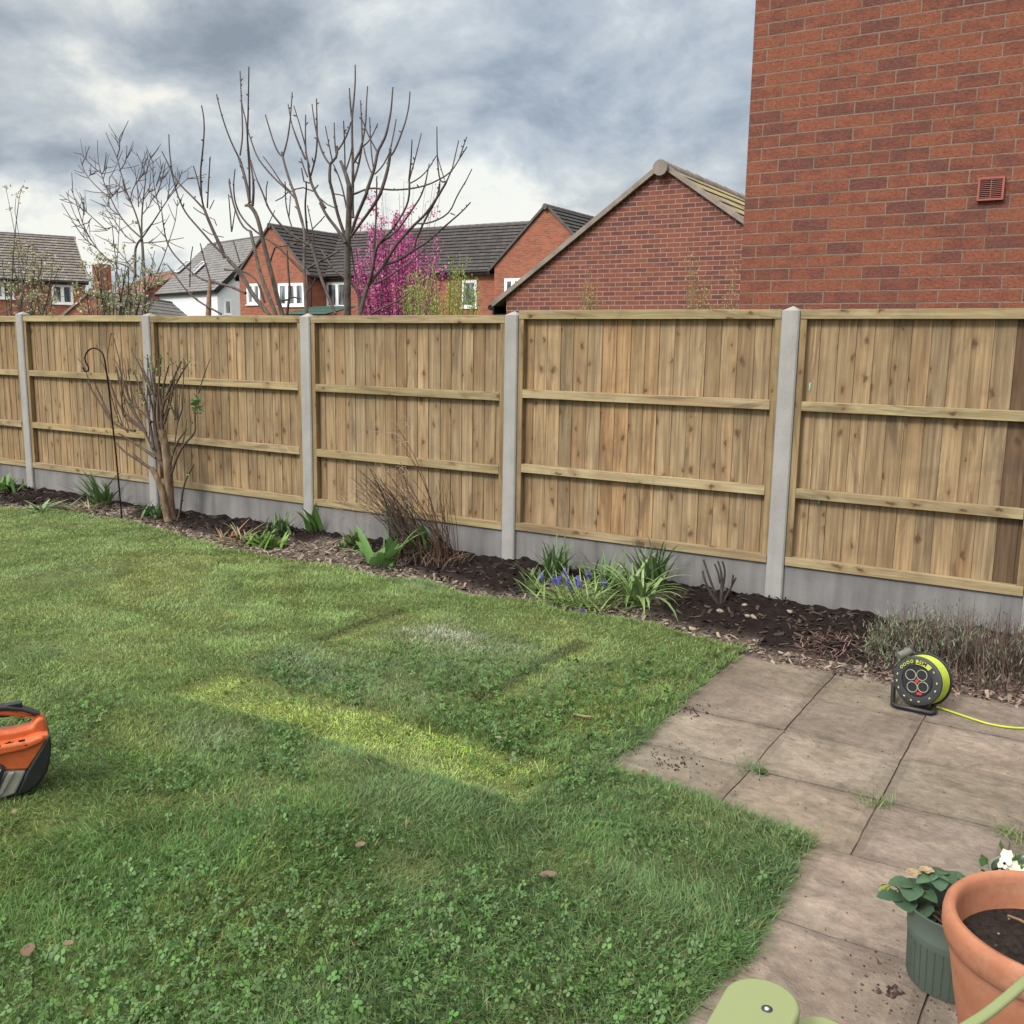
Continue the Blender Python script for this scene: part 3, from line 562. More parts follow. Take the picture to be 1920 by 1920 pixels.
for b in range(7):
    x0, x1, zt = PXS[b]+.055, PXS[b+1]-.055, BTOP[b]
    gb = MB(); gb.box((x0-.02, FY+.028, -.3), (x1+.02, FY+.072, .242+(zt-1.77)*.5)); gb.build('gravel_board', 'gravel_board', fence)
    zb = .247+(zt-1.77)*.5; mb = MB(); xb = x0+.003
    while xb < x1-.01:
        pw = .1035*rr.uniform(.93, 1.06); xe = min(xb+pw, x1-.003); k = rr.uniform(.86, 1.14); wm_ = rr.uniform(-.03, .05)
        t = np.array([1.0+wm_, 1.0, 1.0-1.3*wm_])*k
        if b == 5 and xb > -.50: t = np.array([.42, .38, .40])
        if rr.random() < .12: t = t*np.array([1.02, .93, .86])
        board(mb, xb, xe-rr.uniform(.0, .0018), zb+.004, zt-.006+rr.uniform(-.004, 0), FY+.0642, FY+.058+rr.uniform(0, .0025), .006, t); xb = xe
    mb.box((x0+.004, FY+.0735, zb+.006), (x1-.004, FY+.080, zt-.012), (.5, .46, .42))  # backing tinted dark to stand in for shade in the board gaps
    pan = mb.build('panel', 'board', fence)
    def rail(lo, hi, g_=0, tt=None):
        k = rr.uniform(.88, 1.1); q = MB(); q.box(lo, hi, tt or (k*rr.uniform(.97, 1.03), k, k*rr.uniform(.92, 1.05)), g_); bevel(q.build('rail', 'rail', pan), .0015, 1)
    s = .04
    rail((x0+.001, FY+.012, zt-.056), (x1-.001, FY+.0565, zt), 0)
    for a in (.592, 1.113): rail((x0+s, FY+.014, zt-a+rr.uniform(-.004, .004)), (x1-s, FY+.0565, zt-a+.057), 0)
    rail((x0+.002, FY+.010, zb), (x1-.002, FY+.0565, zb+.054), 0)
    for a, c in ((x0, x0+s-.001), (x1-s+.001, x1)):
        q = MB(); q.box((a+.001, FY+.016, zb+.0545), (c, FY+.057, zt-.0565), (.78, .72, .66), 2); bevel(q.build('stile', 'rail', pan), .0015, 1)
    if b == 5:
        for (ux, uy, w_, h_) in ((1518, 725, .012, .05), (1535, 940, .014, .04)):
            p = aty(ux, uy, FY+.0555); q = MB(); q.poly([p+np.array([dx*w_, 0, dz*h_]) for dx, dz in ((-.5, -.4), (.1, -.5), (.5, -.2), (.35, .2), (.5, .45), (-.1, .5), (-.45, .2), (-.2, 0))]); q.build('paint_mark', plain('green_crayon', (.22, .45, .33), .8, .6, 90), pan)
# ------------------------------------------------------------------ buildings
def xform(loc, ang):
    M = np.eye(4); M[:3, :3] = rotz(ang); M[:3, 3] = loc; return M
def slope(mb, A, B, Cc, D, n, th=.03):
    """tiled slope: A,B along the eaves, C,D along the ridge (C above B)"""
    A, B, Cc, D = [np.array(p, float) for p in (A, B, Cc, D)]; nr = np.cross(B-A, D-A); nr /= np.linalg.norm(nr)
    if nr[2] < 0: nr = -nr
    L1 = np.linalg.norm(B-A); H1 = np.linalg.norm(D-A)
    for i in range(n):
        t0, t1 = i/n, (i+1)/n+.15/n*(i < n-1)
        a, b = A+(D-A)*t0+nr*th, B+(Cc-B)*t0+nr*th; d, c = A+(D-A)*t1+nr*.006, B+(Cc-B)*t1+nr*.006
        off = (i % 2)*.0
        mb.add([a, b, c, d], [(0, 1, 2, 3)], [(off, t0*H1), (L1+off, t0*H1), (L1+off, t1*H1), (off, t1*H1)])
        lo = nr*(th+.002); mb.add([a-lo, b-lo, b, a], [(0, 1, 2, 3)], [(.005, .005)]*4)  # riser pinned to the dark joint colour as a painted shadow line
    mb.add([A-nr*.03, B-nr*.03, Cc-nr*.03, D-nr*.03], [(3, 2, 1, 0)], [(0, 0), (L1, 0), (L1, H1), (0, H1)], (.5, .5, .5))
class House:
    def __init__(s): s.wall, s.roof, s.ridge = MB(), MB(), MB(); s.trim, s.dark = [], []
    def gable(s, loc, ang, Wd, Ln, ez, rz, n=14, ov=.28, gov=.06, base=-.2, th=.035, verge=.06, gut=True, ridge=True):
        M = xform(loc, ang)
        for q in (s.wall, s.roof, s.ridge): q.M = M
        h = Wd/2; pf = [(-h, 0, base), (h, 0, base), (h, 0, ez), (0, 0, rz), (-h, 0, ez)]
        uo = random.random()*7.05
        s.wall.poly(pf, None, (1, 0, 0), (0, 0, 1)); s.wall.poly([(x, Ln, z) for x, _, z in pf][::-1], None, (1, 0, 0), (0, 0, 1))
        s.wall.wallquad((-h, Ln, base), (-h, 0, base), (-h, 0, ez), (-h, Ln, ez), (uo, base)); s.wall.wallquad((h, 0, base), (h, Ln, base), (h, Ln, ez), (h, 0, ez), (uo, base))
        sl = (rz-ez)/h; eo = ov; zl = ez-sl*eo+.05; zr = rz+.05
        y0, y1 = -gov, Ln+gov
        slope(s.roof, (h+eo, y0, zl), (h+eo, y1, zl), (0, y1, zr), (0, y0, zr), n, th); slope(s.roof, (-h-eo, y1, zl), (-h-eo, y0, zl), (0, y0, zr), (0, y1, zr), n, th)
        for sg in (-1, 1):
            if verge:
                for yy in (y0,):
                    tq = MB(); tq.M = M; s.trim.append(tq)
                    a = np.array([sg*(h+eo), yy, zl]); b = np.array([0, yy, zr]); d = np.array([0, .05 if yy == y0 else -.05, 0]); nv = np.array([sg*sl, 0, 1.])/math.hypot(sl, 1); o = np.array([0, -.006 if yy == y0 else .006, 0])
                    P = [a+o+nv*(th+.012), b+o+nv*(th+.012), b+o-nv*verge, a+o-nv*verge]; P2 = [p+d for p in P]
                    tq.add(P+P2, [(0, 1, 2, 3), (7, 6, 5, 4), (0, 4, 5, 1), (3, 2, 6, 7), (0, 3, 7, 4), (1, 5, 6, 2)])
            if gut:
                x = sg*(h+eo); dq = MB(); dq.M = M; s.dark.append(dq)
                dq.box(tuple(sorted((x, x-sg*.03)))[:1]+(y0+.02, zl-.17), tuple(sorted((x, x-sg*.03)))[1:]+(y1-.02, zl-.004))
                dq.tube([(x+sg*.05, y0+.02, zl-.04), (x+sg*.05, y1-.02, zl-.04)], .05, 8)
                dq.box((min(x-sg*.031, sg*(h+.003)), y0+.08, zl-.165), (max(x-sg*.031, sg*(h+.003)), y1-.08, zl-.155))
        if ridge:
            nt_ = max(2, int(Ln/.45)); yy = np.linspace(y0, y1, nt_+1)
            for i in range(nt_): s.ridge.tube([(0, yy[i]-(.07 if i == 0 else 0), zr-.055), (0, yy[i+1]+(.01 if i < nt_-1 else 0), zr-.06)], [.125, .117], 12)
    def build(s, t, wall, roof, trim='verge', ridge='lead'):
        w = s.wall.build('wall', wall, t); r = s.roof.build('roof', roof, t)
        [q.build('verge', trim, t) for q in s.trim]
        [q.build('gutter', 'black_plastic', t, 40) for q in s.dark]
        if s.ridge.v: s.ridge.build('ridge_tiles', ridge, t, 40)
        return w, r
def rp(px, py, P0, n):
    d = ray(px, py); n = np.asarray(n, float); return CO+d*(((np.asarray(P0)-CO) @ n)/(d @ n))
def window(t, P0, n, x0, y0, x1, y1, mull=1, sill=True, frame='upvc', fwid=.065):
    """casement let into the wall plane through P0 with outward normal n; rectangle read in photo pixels"""
    n = np.asarray(n, float); n /= np.linalg.norm(n); xm, ym = (x0+x1)/2, (y0+y1)/2
    uv = np.cross((0, 0, 1.), n); uv /= np.linalg.norm(uv)
    c = rp(xm, ym, P0, n); a = rp(x0, ym, P0, n); b = rp(x1, ym, P0, n); wd = abs((b-a) @ uv); ht = abs((rp(xm, y0, P0, n)-rp(xm, y1, P0, n))[2])
    M = np.eye(4); M[:3, 0] = uv; M[:3, 1] = -n; M[:3, 2] = (0, 0, 1); M[:3, 3] = c
    f = MB(); f.M = M; w, h = wd/2, ht/2; e = fwid
    f.box((-w, -.03, -h), (-w+e, .05, h)); f.box((w-e, -.03, -h), (w, .05, h)); f.box((-w+e, -.028, h-e), (w-e, .05, h)); f.box((-w+e, -.028, -h), (w-e, .05, -h+e))
    for i in range(mull):
        xx = -w+(i+1)*2*w/(mull+1); f.box((xx-e*.75, -.026, -h+e), (xx+e*.75, .05, h-e))
    if sill: f.box((-w-.06, -.075, -h-.05), (w+.06, .05, -h-.001))
    fo = f.build('window', frame, t)
    g_ = MB(); g_.M = M; g_.quad((-w+e*.5, -.008, -h+e*.5), (w-e*.5, -.008, -h+e*.5), (w-e*.5, -.008, h-e*.5), (-w+e*.5, -.008, h-e*.5)); g_.build('pane', 'glass', fo)
    return c

# the near brick house behind the fence (its flank wall runs parallel to the fence)
HY = 6.36; hx = float(aty(1386, 570, HY)[0])
t = thing('brick_house', 'tall red brick house wall rising close behind the fence', 'house', (3, HY, 0))
w = MB(); Ht = 5.3; ln = 10.
w.wallquad((hx, HY, -.15), (hx+ln, HY, -.15), (hx+ln, HY, Ht), (hx, HY, Ht), (.02, -.045)); w.wallquad((hx+ln, HY, -.15), (hx+ln, HY+9, -.15), (hx+ln, HY+9, Ht), (hx+ln, HY, Ht)); w.wallquad((hx+ln, HY+9, -.15), (hx, HY+9, -.15), (hx, HY+9, Ht), (hx+ln, HY+9, Ht)); w.wallquad((hx, HY+9, -.15), (hx, HY, -.15), (hx, HY, Ht), (hx, HY+9, Ht))
w.poly([(hx, HY+9, Ht), (hx, HY, Ht), (hx, HY+4.5, Ht+3)], None, (0, 1, 0), (0, 0, 1)); w.poly([(hx+ln, HY, Ht), (hx+ln, HY+9, Ht), (hx+ln, HY+4.5, Ht+3)], None, (0, 1, 0), (0, 0, 1))
w.build('wall', 'brick_near', t)
r_ = MB(); slope(r_, (hx-.05, HY-.3, Ht-.12), (hx+ln+.05, HY-.3, Ht-.12), (hx+ln+.05, HY+4.5, Ht+3.1), (hx-.05, HY+4.5, Ht+3.1), 18); slope(r_, (hx+ln+.05, HY+9.3, Ht-.12), (hx-.05, HY+9.3, Ht-.12), (hx-.05, HY+4.5, Ht+3.1), (hx+ln+.05, HY+4.5, Ht+3.1), 18); r_.build('roof', 'roof_dark', t)
a = aty(1832, 378, HY); b = aty(1886, 331, HY); v = MB(); x0, x1, z0, z1 = a[0], b[0], a[2], b[2]; e = .011
v.box((x0, HY-.028, z0), (x0+e, HY+.01, z1)); v.box((x1-e, HY-.028, z0), (x1, HY+.01, z1)); v.box((x0+e, HY-.027, z1-e), (x1-e, HY+.01, z1)); v.box((x0+e, HY-.027, z0), (x1-e, HY+.01, z0+e))
ns = 10
for i in range(ns):
    zz = z0+e+(i+.5)*(z1-z0-2*e)/ns; v.box((x0+e, HY-.024, zz-.0014), (x1-e, HY-.016, zz+.0014), None, 0, None, Matrix.Rotation(R(-8), 3, 'X'), (0, HY-.014, zz))
v.box(((x0+x1)/2-.002, HY-.0245, z0+e), ((x0+x1)/2+.002, HY-.0225, z1-e))
vo = v.build('vent', 'vent', t); q = MB(); q.quad((x0+.003, HY-.004, z0+.003), (x1-.003, HY-.004, z0+.003), (x1-.003, HY-.004, z1-.003), (x0+.003, HY-.004, z1-.003)); q.build('vent_recess', 'vent_dark', vo)

# garage with the gable end
GY = 15.; ap = aty(1245, 300, GY); ev = aty(930, 578, GY)
t = thing('garage', 'brick garage with a steep gable and mossy tiled roof behind the fence', 'garage', (ap[0], GY, 0))
Hs = House(); Hs.gable((ap[0], GY, 0), 0, 2*(ap[0]-ev[0]-.22), 6.4, float(ev[2])+.18, float(ap[2])-.13, 11, .26, .08, th=.03, verge=.035); Hs.build(t, 'brick_mid', 'roof_moss', 'verge', 'verge')

# brown tiled house row in the middle distance
t = thing('terraced_house', 'orange brick house with dark roof and two front gables behind the trees', 'house', (-30, 38.5, 0))
Hs = House(); MY = 38.6
a = aty(508, 419, 37.2); bL = aty(581, 514, 37.2)
hw = abs(bL[0]-a[0]); lx = a[0]
Hs.gable((lx, 37.2, 0), 0, 2*(hw-.2), 5.8, 5.08, float(a[2])-.1, 13, .25, .10, th=.06, verge=.03)
a2 = aty(1025, 383, 37.9); e2 = aty(920, 507, 37.9); rx = a2[0]; rw = abs(e2[0]-rx)
Hs.gable((rx, 37.9, 0), 0, 2*(rw-.2), 8, float(e2[2])+.16, float(a2[2])-.1, 14, .25, .10, th=.06, verge=.03)
Hs.gable((rx+1.0, MY+4, 0), R(90), 8., (rx+1.0)-(lx-2.2), 5.08, 7.55, 14, .28, .1, th=.06)
Hs.build(t, 'brick_far', 'roof_dark', 'lead')
nf = (0, -1, 0)
for P0, rc, mu in (((0, 37.2, 0), (463, 532, 488, 571), 1), ((0, 37.2, 0), (522, 531, 570, 574), 2), ((0, MY, 0), (612.5, 529, 652, 577), 1), ((0, MY, 0), (867, 525, 894, 577), 0), ((0, 37.9, 0), (946, 522, 978, 558), 1)): window(t, P0, nf, *rc, mu, True, 'upvc', .13)
p = rp(582, 522, (0, 37.1, 0), nf); q = MB(); q.tube([(p[0], 37.05, 4.9), (p[0], 37.12, 4.5), (p[0], 37.12, 0)], .05, 6); q.build('downpipe', 'black_plastic', t)
t = thing('shed', 'dark green low roof below the orange house windows', 'shed', (-33.5, 35.2, 0))
q = MB(); a = rp(536, 582, (0, 34.9, 0), nf); b = rp(612, 582, (0, 34.9, 0), nf); zt = float(a[2])
q.box((a[0], 34.9, -.1), (b[0], 36.9, zt-.22)); q.build('wall', 'shed_green', t); q = MB(); slope(q, (a[0]-.1, 34.7, zt-.2), (b[0]+.1, 34.7, zt-.2), (b[0]+.1, 37., zt+.28), (a[0]-.1, 37., zt+.28), 3, .02); q.build('roof', 'shed_green', t)

# white rendered house, turned
er = at(400, 541, 5.2); el_ = at(292, 549, 5.2); d = (er-el_); Lw = np.linalg.norm(d[:2]); angd = math.atan2(d[1], d[0])
t = thing('rendered_house', 'white rendered house with a pale grey roof and skylights', 'house', (er[0], er[1], 0))
hw = 4.3; nrm = np.array([math.sin(angd), -math.cos(angd), 0]); ctr = er-nrm*(hw+.28); Hs = House()
Hs.gable((ctr[0], ctr[1], 0), angd+R(90), 2*hw, Lw, 5.3, 9.2, 20, .28, .25, verge=.3); Hs.build(t, 'render', 'roof_grey', 'black_plastic')
sl = (9.2-5.3)/hw; pn = nrm*sl+np.array([0, 0, 1.]); pn /= np.linalg.norm(pn); P0 = er+np.array([0, 0, .12])
for (x0, y0, x1, y1) in ((363, 492, 381, 513), (336, 492, 350, 508)):
    c = rp((x0+x1)/2, (y0+y1)/2, P0, pn); ux = np.array([math.cos(angd), math.sin(angd), 0]); uy = np.cross(pn, ux); q = MB(); M = np.eye(4); M[:3, 0] = ux; M[:3, 1] = uy; M[:3, 2] = pn; M[:3, 3] = c; q.M = M
    q.box((-.4, -.7, 0), (.4, .7, .09)); s_ = q.build('skylight', 'upvc', t); q = MB(); q.M = M; q.quad((-.33, -.62, .094), (.33, -.62, .094), (.33, .62, .094), (-.33, .62, .094)); q.build('pane', 'glass', s_)
gn = np.array([math.cos(angd), math.sin(angd), 0.]); window(t, er+gn*.02, gn, 421, 562, 434, 590, 0, True, 'upvc', .12)

# brown house at the left
er = at(160, 529, 5.); dirn = np.array([math.cos(R(63)), math.sin(R(63)), 0]); nrm = np.array([dirn[1], -dirn[0], 0])
t = thing('pantiled_house', 'dull red brick house with a brown pantile roof, farthest left', 'house', (er[0], er[1], 0)); hw = 4.85; ctr = er-nrm*(hw+.28); Hs = House()
Hs.gable((ctr[0], ctr[1], 0), R(63)+R(90), 2*hw, 13, 5.12, 8.05, 17, .28, .2, th=.07); Hs.build(t, 'brick_dull', 'roof_pan')
Pw = er-nrm*.28
window(t, Pw, nrm, -14, 527, 26, 560, 1, True, 'upvc', .13); window(t, Pw, nrm, 97, 534, 137, 570, 1, True, 'upvc', .13)
c = rp(166, 551, Pw+nrm*.5, nrm); q = MB(); q.M = xform(c, R(-20)); an = np.linspace(0, 2*np.pi, 17)[:-1]
q.add([(.0, .08, 0)]+[(.36*math.cos(a), -.05, .36*math.sin(a)) for a in an], [(0, 1+i, 1+(i+1) % 16) for i in range(16)]); q.tube([(0, .06, 0), (.1, .5, -.1)], .03); q.build('satellite_dish', 'upvc', t)
# small far houses between them
t = thing('chimney_house', 'far brick house with a chimney seen through bare branches', 'house', tuple(at(210, 640, 0)*0+np.array([-62, 58, 0.])))
c = np.array([0., 0, 0]); P = CO+ray(230, 503)*(78/F); Hs = House(); Hs.gable((P[0]+4.5, P[1]+3, 0), R(70), 8, 10, 5.2, float(P[2]), 14, .25, .1, gut=False); wo_, ro_ = Hs.build(t, 'brick_dull', 'roof_red')
q = MB(); a = CO+ray(190, 498)*(77/F); q.box((a[0]-.5, a[1]-.5, 4), (a[0]+.5, a[1]+.5, float(a[2])+.1)); q.build('chimney', 'brick_dull', ro_)
t = thing('grey_roof_garage', 'low grey tiled garage roof beside the dull red brick house', 'garage', tuple((CO+ray(210, 640)*(50/F))*[1, 1, 0]))
P = CO+ray(172, 545)*(50/F); E_ = CO+ray(186, 590)*(50/F); Hs = House(); Hs.gable((P[0], P[1], 0), YAW+.077, 4.4, 15, float(P[2])-1.9, float(P[2]), 9, .2, .1, gut=False); Hs.build(t, 'brick_dull', 'roof_grey')

# ------------------------------------------------------------------ traced bare trees
FR = {'1': (380, 100, 1/6), '2': (580, 100, 1/6), '3': (380, 340, 260/1920), '4': (600, 340, 1/6), '5': (240, 180, 260/1189), '7': (100, 230, 300/1557), '8': (100, 620, 420/1920), '9': (940, 1000, 500/1920)}
class Trace:
    def __init__(s, Y0, seed, spread=.3): s.Y0 = Y0; s.r = random.Random(seed); s.P = []; s.mb = {}; s.spread = spread; s.ends = []; s.k = 1.
    def go(s, fr, pts, r0, r1, part='branch', tint=None, ground=False, Yfix=None, sides=6, spur=0):
        ox, oy, k = FR[fr]; q = [(ox+a*k, oy+b*k) for a, b in pts]
        Y = s.Y0
        if s.P and not ground:
            d, Yn = min(((a-q[0][0])**2+(b-q[0][1])**2, yy) for a, b, yy in s.P)
            if d < 60**2: Y = Yn
        if Yfix is not None: Y = Yfix
        px = [q[0]]
        for a, b in zip(q[:-1], q[1:]):
            n = max(1, int(math.hypot(b[0]-a[0], b[1]-a[1])/9))
            for i in range(1, n+1): px.append((a[0]+(b[0]-a[0])*i/n, a[1]+(b[1]-a[1])*i/n))
        A = np.array(px)
        for _ in range(2):
            if len(A) > 4: A[1:-1] = (A[:-2]+2*A[1:-1]+A[2:])/4
        n = len(A); g = s.r.uniform(-1, 1)*s.spread; P = []
        ln = np.concatenate([[0], np.cumsum(np.hypot(*np.diff(A, axis=0).T))])
        for i in range(n):
            yy = Y+g*ln[i]/pxm(aty(A[0][0], A[0][1], Y))+(s.r.uniform(-1, 1)*.006 if i else 0); P.append(aty(A[i][0], A[i][1], yy)); s.P.append((A[i][0], A[i][1], yy))
        P = np.array(P); m_ = pxm(P[0]); t = np.linspace(0, 1, n); rad = (r0+(r1-r0)*t)*s.k/m_
        if ground: P = np.concatenate([[[P[0][0]+.02, P[0][1], -.05]], P]); rad = np.concatenate([[rad[0]*1.25], rad])
        mb = s.mb.setdefault(part, MB()); mb.tube(P, rad, sides, True, tint); s.ends.append(P[-1])
        if spur:
            for i in range(2, n-1):
                if s.r.random() < spur:
                    a = s.r.uniform(0, 6.28); Ls = s.r.uniform(.6, 1.7)*s.r.choice((1, 1, 1, 2))*4.2/m_; dv = np.array([math.cos(a)*.8, math.sin(a)*.5, s.r.uniform(.2, .9)]); mb.tube([P[i], P[i]+dv*Ls*.6, P[i]+dv*Ls], [1.0/m_, 1.35/m_, 1.0/m_], 4, True, tint)
        return P
def parts(tr, t, mats):
    for k, mb in tr.mb.items(): mb.build(k, mats.get(k, 'bark'), t, True)

T = Trace(11., 3, .28)
P = T.go('4', [(310, 1500), (308, 1100), (308, 800), (316, 650), (324, 400), (330, 150), (330, 60)], 6.8, 5, 'trunk', ground=True, sides=10)
T.go('2', [(450, 1500), (430, 1420), (395, 1310), (350, 1210)], 4.6, 2.6, 'trunk', sides=8)
for fr, p, a, b in (
 ('2', [(490, 1850), (480, 1700), (490, 1500), (490, 1250), (480, 900), (480, 700), (500, 550), (518, 300), (515, 130)], 3.2, 1.2), ('2', [(475, 720), (460, 560), (450, 390)], 1.8, 1.1),
 ('4', [(285, 620), (225, 460), (180, 300), (140, 100), (110, 0)], 3.5, 2.8), ('2', [(230, 1440), (228, 1350), (235, 1250)], 3, 2.6), ('2', [(235, 1250), (205, 1230), (130, 1080), (85, 920), (45, 700), (30, 570)], 2, 1), ('2', [(85, 930), (85, 700), (80, 510)], 1.5, 1), ('2', [(85, 980), (80, 1150), (60, 1210), (40, 1290)], 1.2, 1.8),
 ('2', [(240, 1240), (300, 1170), (312, 1110), (312, 1045)], 2.6, 2.2), ('2', [(325, 1085), (400, 980), (450, 850), (470, 770)], 1.8, 1.5), ('2', [(300, 1120), (285, 1000), (280, 780)], 1.5, 1), ('2', [(260, 1220), (215, 1000), (180, 820)], 1.5, 1),
 ('2', [(420, 1740), (370, 1500), (320, 1350), (270, 1250)], 2, 1.2), ('2', [(412, 1310), (460, 1180), (478, 1060)], 1.6, 1.2), ('2', [(402, 1300), (396, 1000), (385, 760)], 1.4, 1),
 ('2', [(495, 1450), (560, 1250), (590, 1050), (612, 920), (636, 800), (640, 600), (655, 370)], 2.2, 1.1), ('2', [(500, 1230), (570, 1100), (595, 1010)], 2.6, 2.4), ('2', [(600, 1050), (650, 1020), (690, 970), (770, 790)], 1.4, 1), ('2', [(596, 1010), (590, 800), (575, 530)], 1.6, 1), ('2', [(585, 720), (640, 870), (700, 1000), (755, 1090)], 1.2, 1.5),
 ('4', [(345, 610), (410, 400), (480, 240), (530, 120)], 3, 3), ('2', [(640, 1570), (690, 1420), (740, 1280), (765, 1100), (790, 1050), (830, 1010), (870, 900), (920, 650), (940, 380)], 3.4, 1.2), ('2', [(700, 1350), (640, 1200), (610, 1050)], 1.3, 1.2), ('2', [(720, 1290), (695, 1100), (685, 900), (678, 720)], 1.4, 1), ('2', [(735, 1360), (800, 1310), (870, 1200), (905, 1110)], 1.4, 1.4),
 ('4', [(350, 620), (480, 440), (620, 250), (690, 120)], 2.6, 3.2), ('2', [(800, 1570), (850, 1430), (895, 1250), (912, 1110), (910, 1070)], 3.4, 2.6), ('2', [(920, 1150), (945, 1130), (1000, 1000), (1080, 780), (1122, 600), (1132, 430)], 1.9, 1.1), ('2', [(915, 1060), (950, 900), (978, 740)], 1.5, 1),
 ('2', [(480, 1590), (540, 1585), (600, 1540), (660, 1500), (740, 1515), (900, 1540), (1100, 1530), (1300, 1495), (1420, 1440), (1520, 1390), (1600, 1340), (1690, 1180), (1775, 1050)], 2, 1), ('2', [(1600, 1335), (1630, 1200), (1680, 980)], 1.3, .9), ('2', [(1690, 1180), (1730, 1050), (1772, 940)], 1.2, .9),
 ('4', [(0, 240), (80, 400), (200, 540), (285, 690)], 2.6, 3.6), ('1', [(1210, 1420), (1250, 1540), (1320, 1650), (1380, 1740)], 2.6, 2.6),
 ('1', [(1215, 1420), (1195, 1330), (1185, 1230)], 2.8, 1.8), ('1', [(1215, 1380), (1255, 1240), (1270, 1180), (1290, 1000), (1285, 700), (1280, 510)], 1.8, 1), ('1', [(1200, 1280), (1165, 1180), (1155, 1000), (1158, 690)], 1.8, 1.1), ('1', [(1165, 1200), (1090, 1030), (1000, 800), (980, 680), (960, 570)], 1.4, .9), ('1', [(1155, 1040), (1100, 830), (1025, 590)], 1.4, .9), ('1', [(1180, 1390), (1140, 1290), (1105, 1180)], 1.5, 1), ('1', [(1240, 1550), (1130, 1510), (1030, 1530)], 1.5, 1.2), ('1', [(1200, 1460), (1140, 1440), (1110, 1290)], 1.6, 1.), ('1', [(1250, 1540), (1275, 1510), (1300, 1480)], 1.8, 1.2),
 ('4', [(0, 190), (80, 260), (170, 300)], 1.3, 1.2), ('2', [(400, 1610), (340, 1590), (270, 1580)], 1.5, 1.1)):
    T.go(fr, p, a, b, 'branch', spur=.26)
T.go('4', [(450, 1500), (520, 1200), (590, 1100), (640, 1050), (720, 940)], 4.6, 3, 'trunk', ground=True, sides=8)
for fr, p, a, b in (
 ('4', [(720, 940), (850, 720), (1040, 510), (1200, 360), (1340, 150), (1420, 10)], 3.4, 2.2), ('2', [(1540, 1450), (1590, 1340), (1600, 1300)], 1.6, 1.2), ('2', [(1535, 1440), (1490, 1480), (1465, 1440), (1445, 1250), (1437, 1130), (1435, 820)], 1.7, .9), ('2', [(1520, 1420), (1470, 1260), (1440, 1150)], 1.1, .9),
 ('4', [(720, 940), (870, 900), (1050, 780), (1200, 690), (1400, 510), (1470, 450), (1600, 340), (1695, 235)], 2.8, 1.1), ('4', [(1050, 780), (1110, 580), (1230, 340), (1335, 160), (1345, 30)], 1.8, 2), ('2', [(1460, 1500), (1470, 1440)], 1.6, 1.4), ('4', [(1080, 475), (1200, 480), (1260, 460), (1380, 410), (1465, 360), (1530, 180), (1640, 0)], 1.6, 1.2), ('2', [(1740, 1480), (1830, 1300)], 1.2, .9), ('4', [(1470, 360), (1520, 380)], 1.5, 1),
 ('4', [(540, 1180), (600, 980), (625, 760), (665, 700)], 3, 2.4), ('4', [(660, 700), (850, 500), (980, 280), (1010, 150), (1005, 0)], 2, 2), ('2', [(1120, 1440), (1145, 1200), (1155, 970)], 2, 1), ('4', [(670, 700), (870, 560), (1050, 300), (1150, 150), (1190, 0)], 2.2, 1.4), ('2', [(1310, 1440), (1350, 1240)], 1.4, .9), ('2', [(1125, 1420), (1200, 1150), (1260, 900)], 1.5, .9), ('2', [(1140, 1460), (1210, 1430), (1330, 1320), (1430, 1150)], 1.3, .9),
 ('4', [(450, 1490), (440, 1250), (350, 1130), (280, 1060), (200, 1050), (100, 920), (20, 780)], 3.2, 1.8), ('4', [(600, 1150), (700, 1130), (850, 1010), (1000, 930), (1180, 760)], 1.8, 1), ('4', [(580, 1495), (700, 1420), (900, 1340), (1030, 1230)], 2, 1), ('4', [(520, 1230), (400, 1080), (370, 900), (350, 740)], 2, 1.2), ('4', [(540, 1200), (600, 1000), (610, 700), (630, 450), (635, 200), (640, 0)], 2.4, 1.4), ('2', [(755, 1440), (762, 1380)], 1.2, 1)):
    T.go(fr, p, a, b, 'branch', spur=.26)
t = thing('fruit_tree', 'bare pollarded tree with a straight pale trunk and upright shoots', 'tree', aty(650, 590, 11.)*[1, 1, 0]); parts(T, t, {'branch': 'twig'})

T = Trace(9.6, 8, .28)
T.go('3', [(1100, 1840), (1040, 1640), (960, 1300), (880, 1000), (820, 750), (760, 500), (700, 370), (640, 325)], 4.6, 3.6, 'trunk', ground=True, sides=8)
T.go('3', [(690, 340), (695, 250), (712, 150), (700, 0)], 2.8, 2, 'branch'); T.go('3', [(640, 325), (590, 335)], 3.4, 2.6, 'cut_end')
for fr, p, a, b in (
 ('1', [(568, 1480), (578, 1560), (565, 1380), (530, 1200), (508, 1000), (490, 750), (440, 600), (420, 200)], 2, 1), ('1', [(530, 1680), (500, 1500), (450, 1300), (410, 1180)], 3, 2.6), ('1', [(410, 1180), (330, 1020), (270, 870), (200, 650), (155, 460)], 1.8, 1), ('1', [(420, 1150), (450, 950), (445, 700), (435, 560), (430, 380)], 1.7, 1), ('1', [(530, 1670), (525, 1300), (510, 1100), (500, 900), (510, 750), (520, 150)], 2, 1)):
    T.go(fr, p, a, b, 'branch', spur=.3)
T.go('3', [(1440, 1840), (1420, 1500), (1402, 1240), (1408, 900), (1420, 720), (1378, 566)], 3.8, 2.6, 'trunk', ground=True, sides=8, Yfix=10.0)
